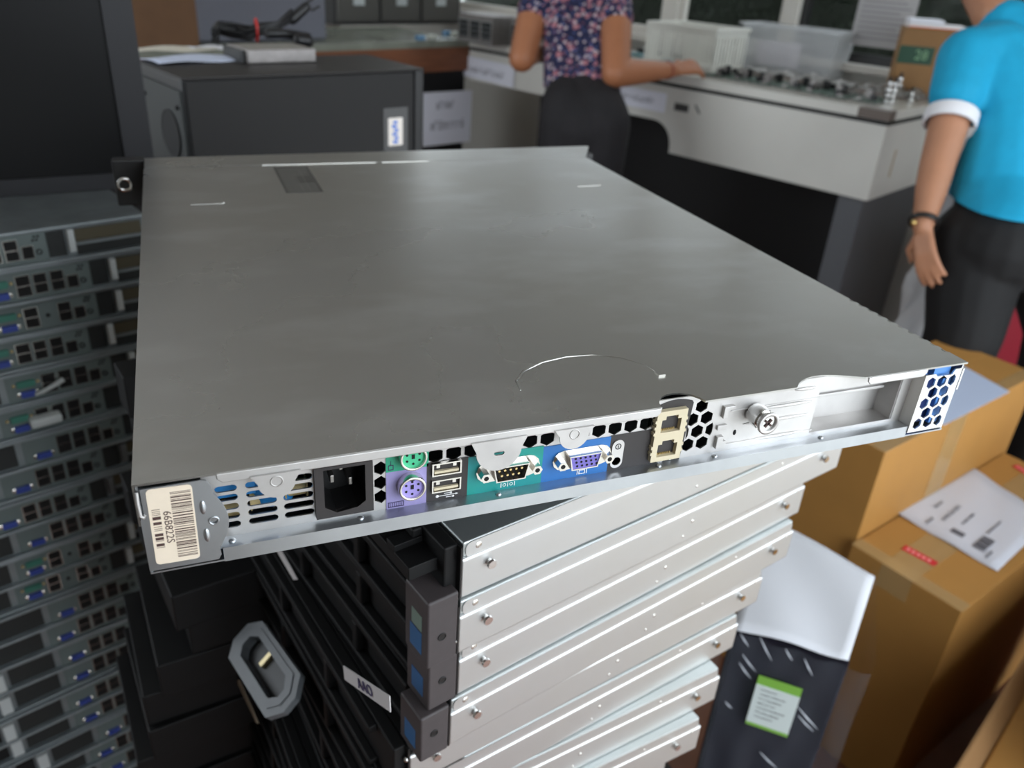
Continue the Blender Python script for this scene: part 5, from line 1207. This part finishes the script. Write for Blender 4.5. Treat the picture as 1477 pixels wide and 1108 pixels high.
# sheet of paper hung on the dark window
P = [onpl(u, v, ck(0, VW - .03, 0), BV) for u, v in ((1233, -40), (1315, -40), (1309, 66), (1226, 60))]
def uz(p): return (p - KP).dot(AV), p.z
(u0, za), (u1, zb_) = uz(P[3]), uz(P[2])
b = B().use(mat('notice_paper', (170, 168, 168), .7)); b.box(u0, u1, VW - .034, VW - .031, za - .01, za + .32, CM); b.use(LINK)
o = b.done('notice', None); tag(o, 'grey paper notice hanging on the dark window', 'notice')
b = B(CM @ Matrix.Translation((0, VW - .0345, 0))).use(mat('notice_lines', (140, 138, 140), .7))
for k in range(14): b.box(u0 + .02, u1 - .02 - .02 * (k % 3), -.0004, .0, za + .02 + .02 * k, za + .027 + .02 * k)
oo = b.done('print', None, o)
# hedge outside the windows
LEAF = mat('leaf_green', (30, 42, 26), .6, noise=.5, nscale=30)
rn = random.Random(11)
hb = ck(-1.6, 1.75, -.02); t = thing('hedge', 'dense dark green hedge growing outside the windows', 'hedge', hb, CM.to_3x3())
b = B().use(LEAF); b.box(-2.6, 2.6, -.22, .3, 0, 2.35); b.done('branches', None, t)
b = B().use(LEAF)
for j in range(8000):
    p = Vector((rn.uniform(-2.65, 2.65), -.22 - abs(rn.gauss(0, .05)), rn.uniform(.3, 2.4))) if j % 5 else Vector((rn.uniform(-2.65, 2.65), rn.uniform(-.25, .3), 2.34 + abs(rn.gauss(0, .06))))
    d = Euler((rn.uniform(0, 6), rn.uniform(0, 6), rn.uniform(0, 6))).to_matrix()
    b._add([p + d @ Vector(q) for q in ((-.034, 0, 0), (0, -.015, .004), (.034, 0, 0), (0, .015, .004))], [(0, 1, 2, 3)])
b.done('foliage', None, t, recalc=False)

# ================================================================== light
w = D.worlds.new('sky'); bpy.context.scene.world = w; w.use_nodes = True; nt = w.node_tree
bg = nt.nodes['Background']; bg.inputs['Color'].default_value = (.86, .93, 1.0, 1); bg.inputs['Strength'].default_value = 4.6
sc = bpy.context.scene
def area(name, loc, to, sx_, sy_, power, col, portal=False):
    l = D.lights.new(name, 'AREA'); l.shape = 'RECTANGLE'; l.size = sx_; l.size_y = sy_; l.energy = power; l.color = col
    if portal: l.cycles.is_portal = True
    o = D.objects.new(name, l); COL.objects.link(o); o.location = loc; o.rotation_euler = (Vector(to) - Vector(loc)).to_track_quat('-Z', 'Y').to_euler(); return o
area('daylight_portal', ck(UF + .05, (VE + VE2) / 2, 1.38), ck(0, (VE + VE2) / 2, 1.38), VE2 - VE, 2.75, 1, (1, 1, 1), True)
area('added_window_portal', ck(-2.45, VL - .11, 1.72), ck(-2.45, 0, 1.72), 3.7, 1.85, 1, (1, 1, 1), True)
area('window_portal', ck(-1.6, VW + .12, 1.72), ck(-1.6, 0, 1.72), 4.0, 1.24, 1, (1, 1, 1), True)
sc.view_settings.view_transform = 'Standard'; sc.view_settings.look = 'None'; sc.view_settings.gamma = 1; sc.view_settings.exposure = 0.0; sc.view_settings.use_curve_mapping = False
sc.cycles.max_bounces = 8; sc.cycles.transparent_max_bounces = 16
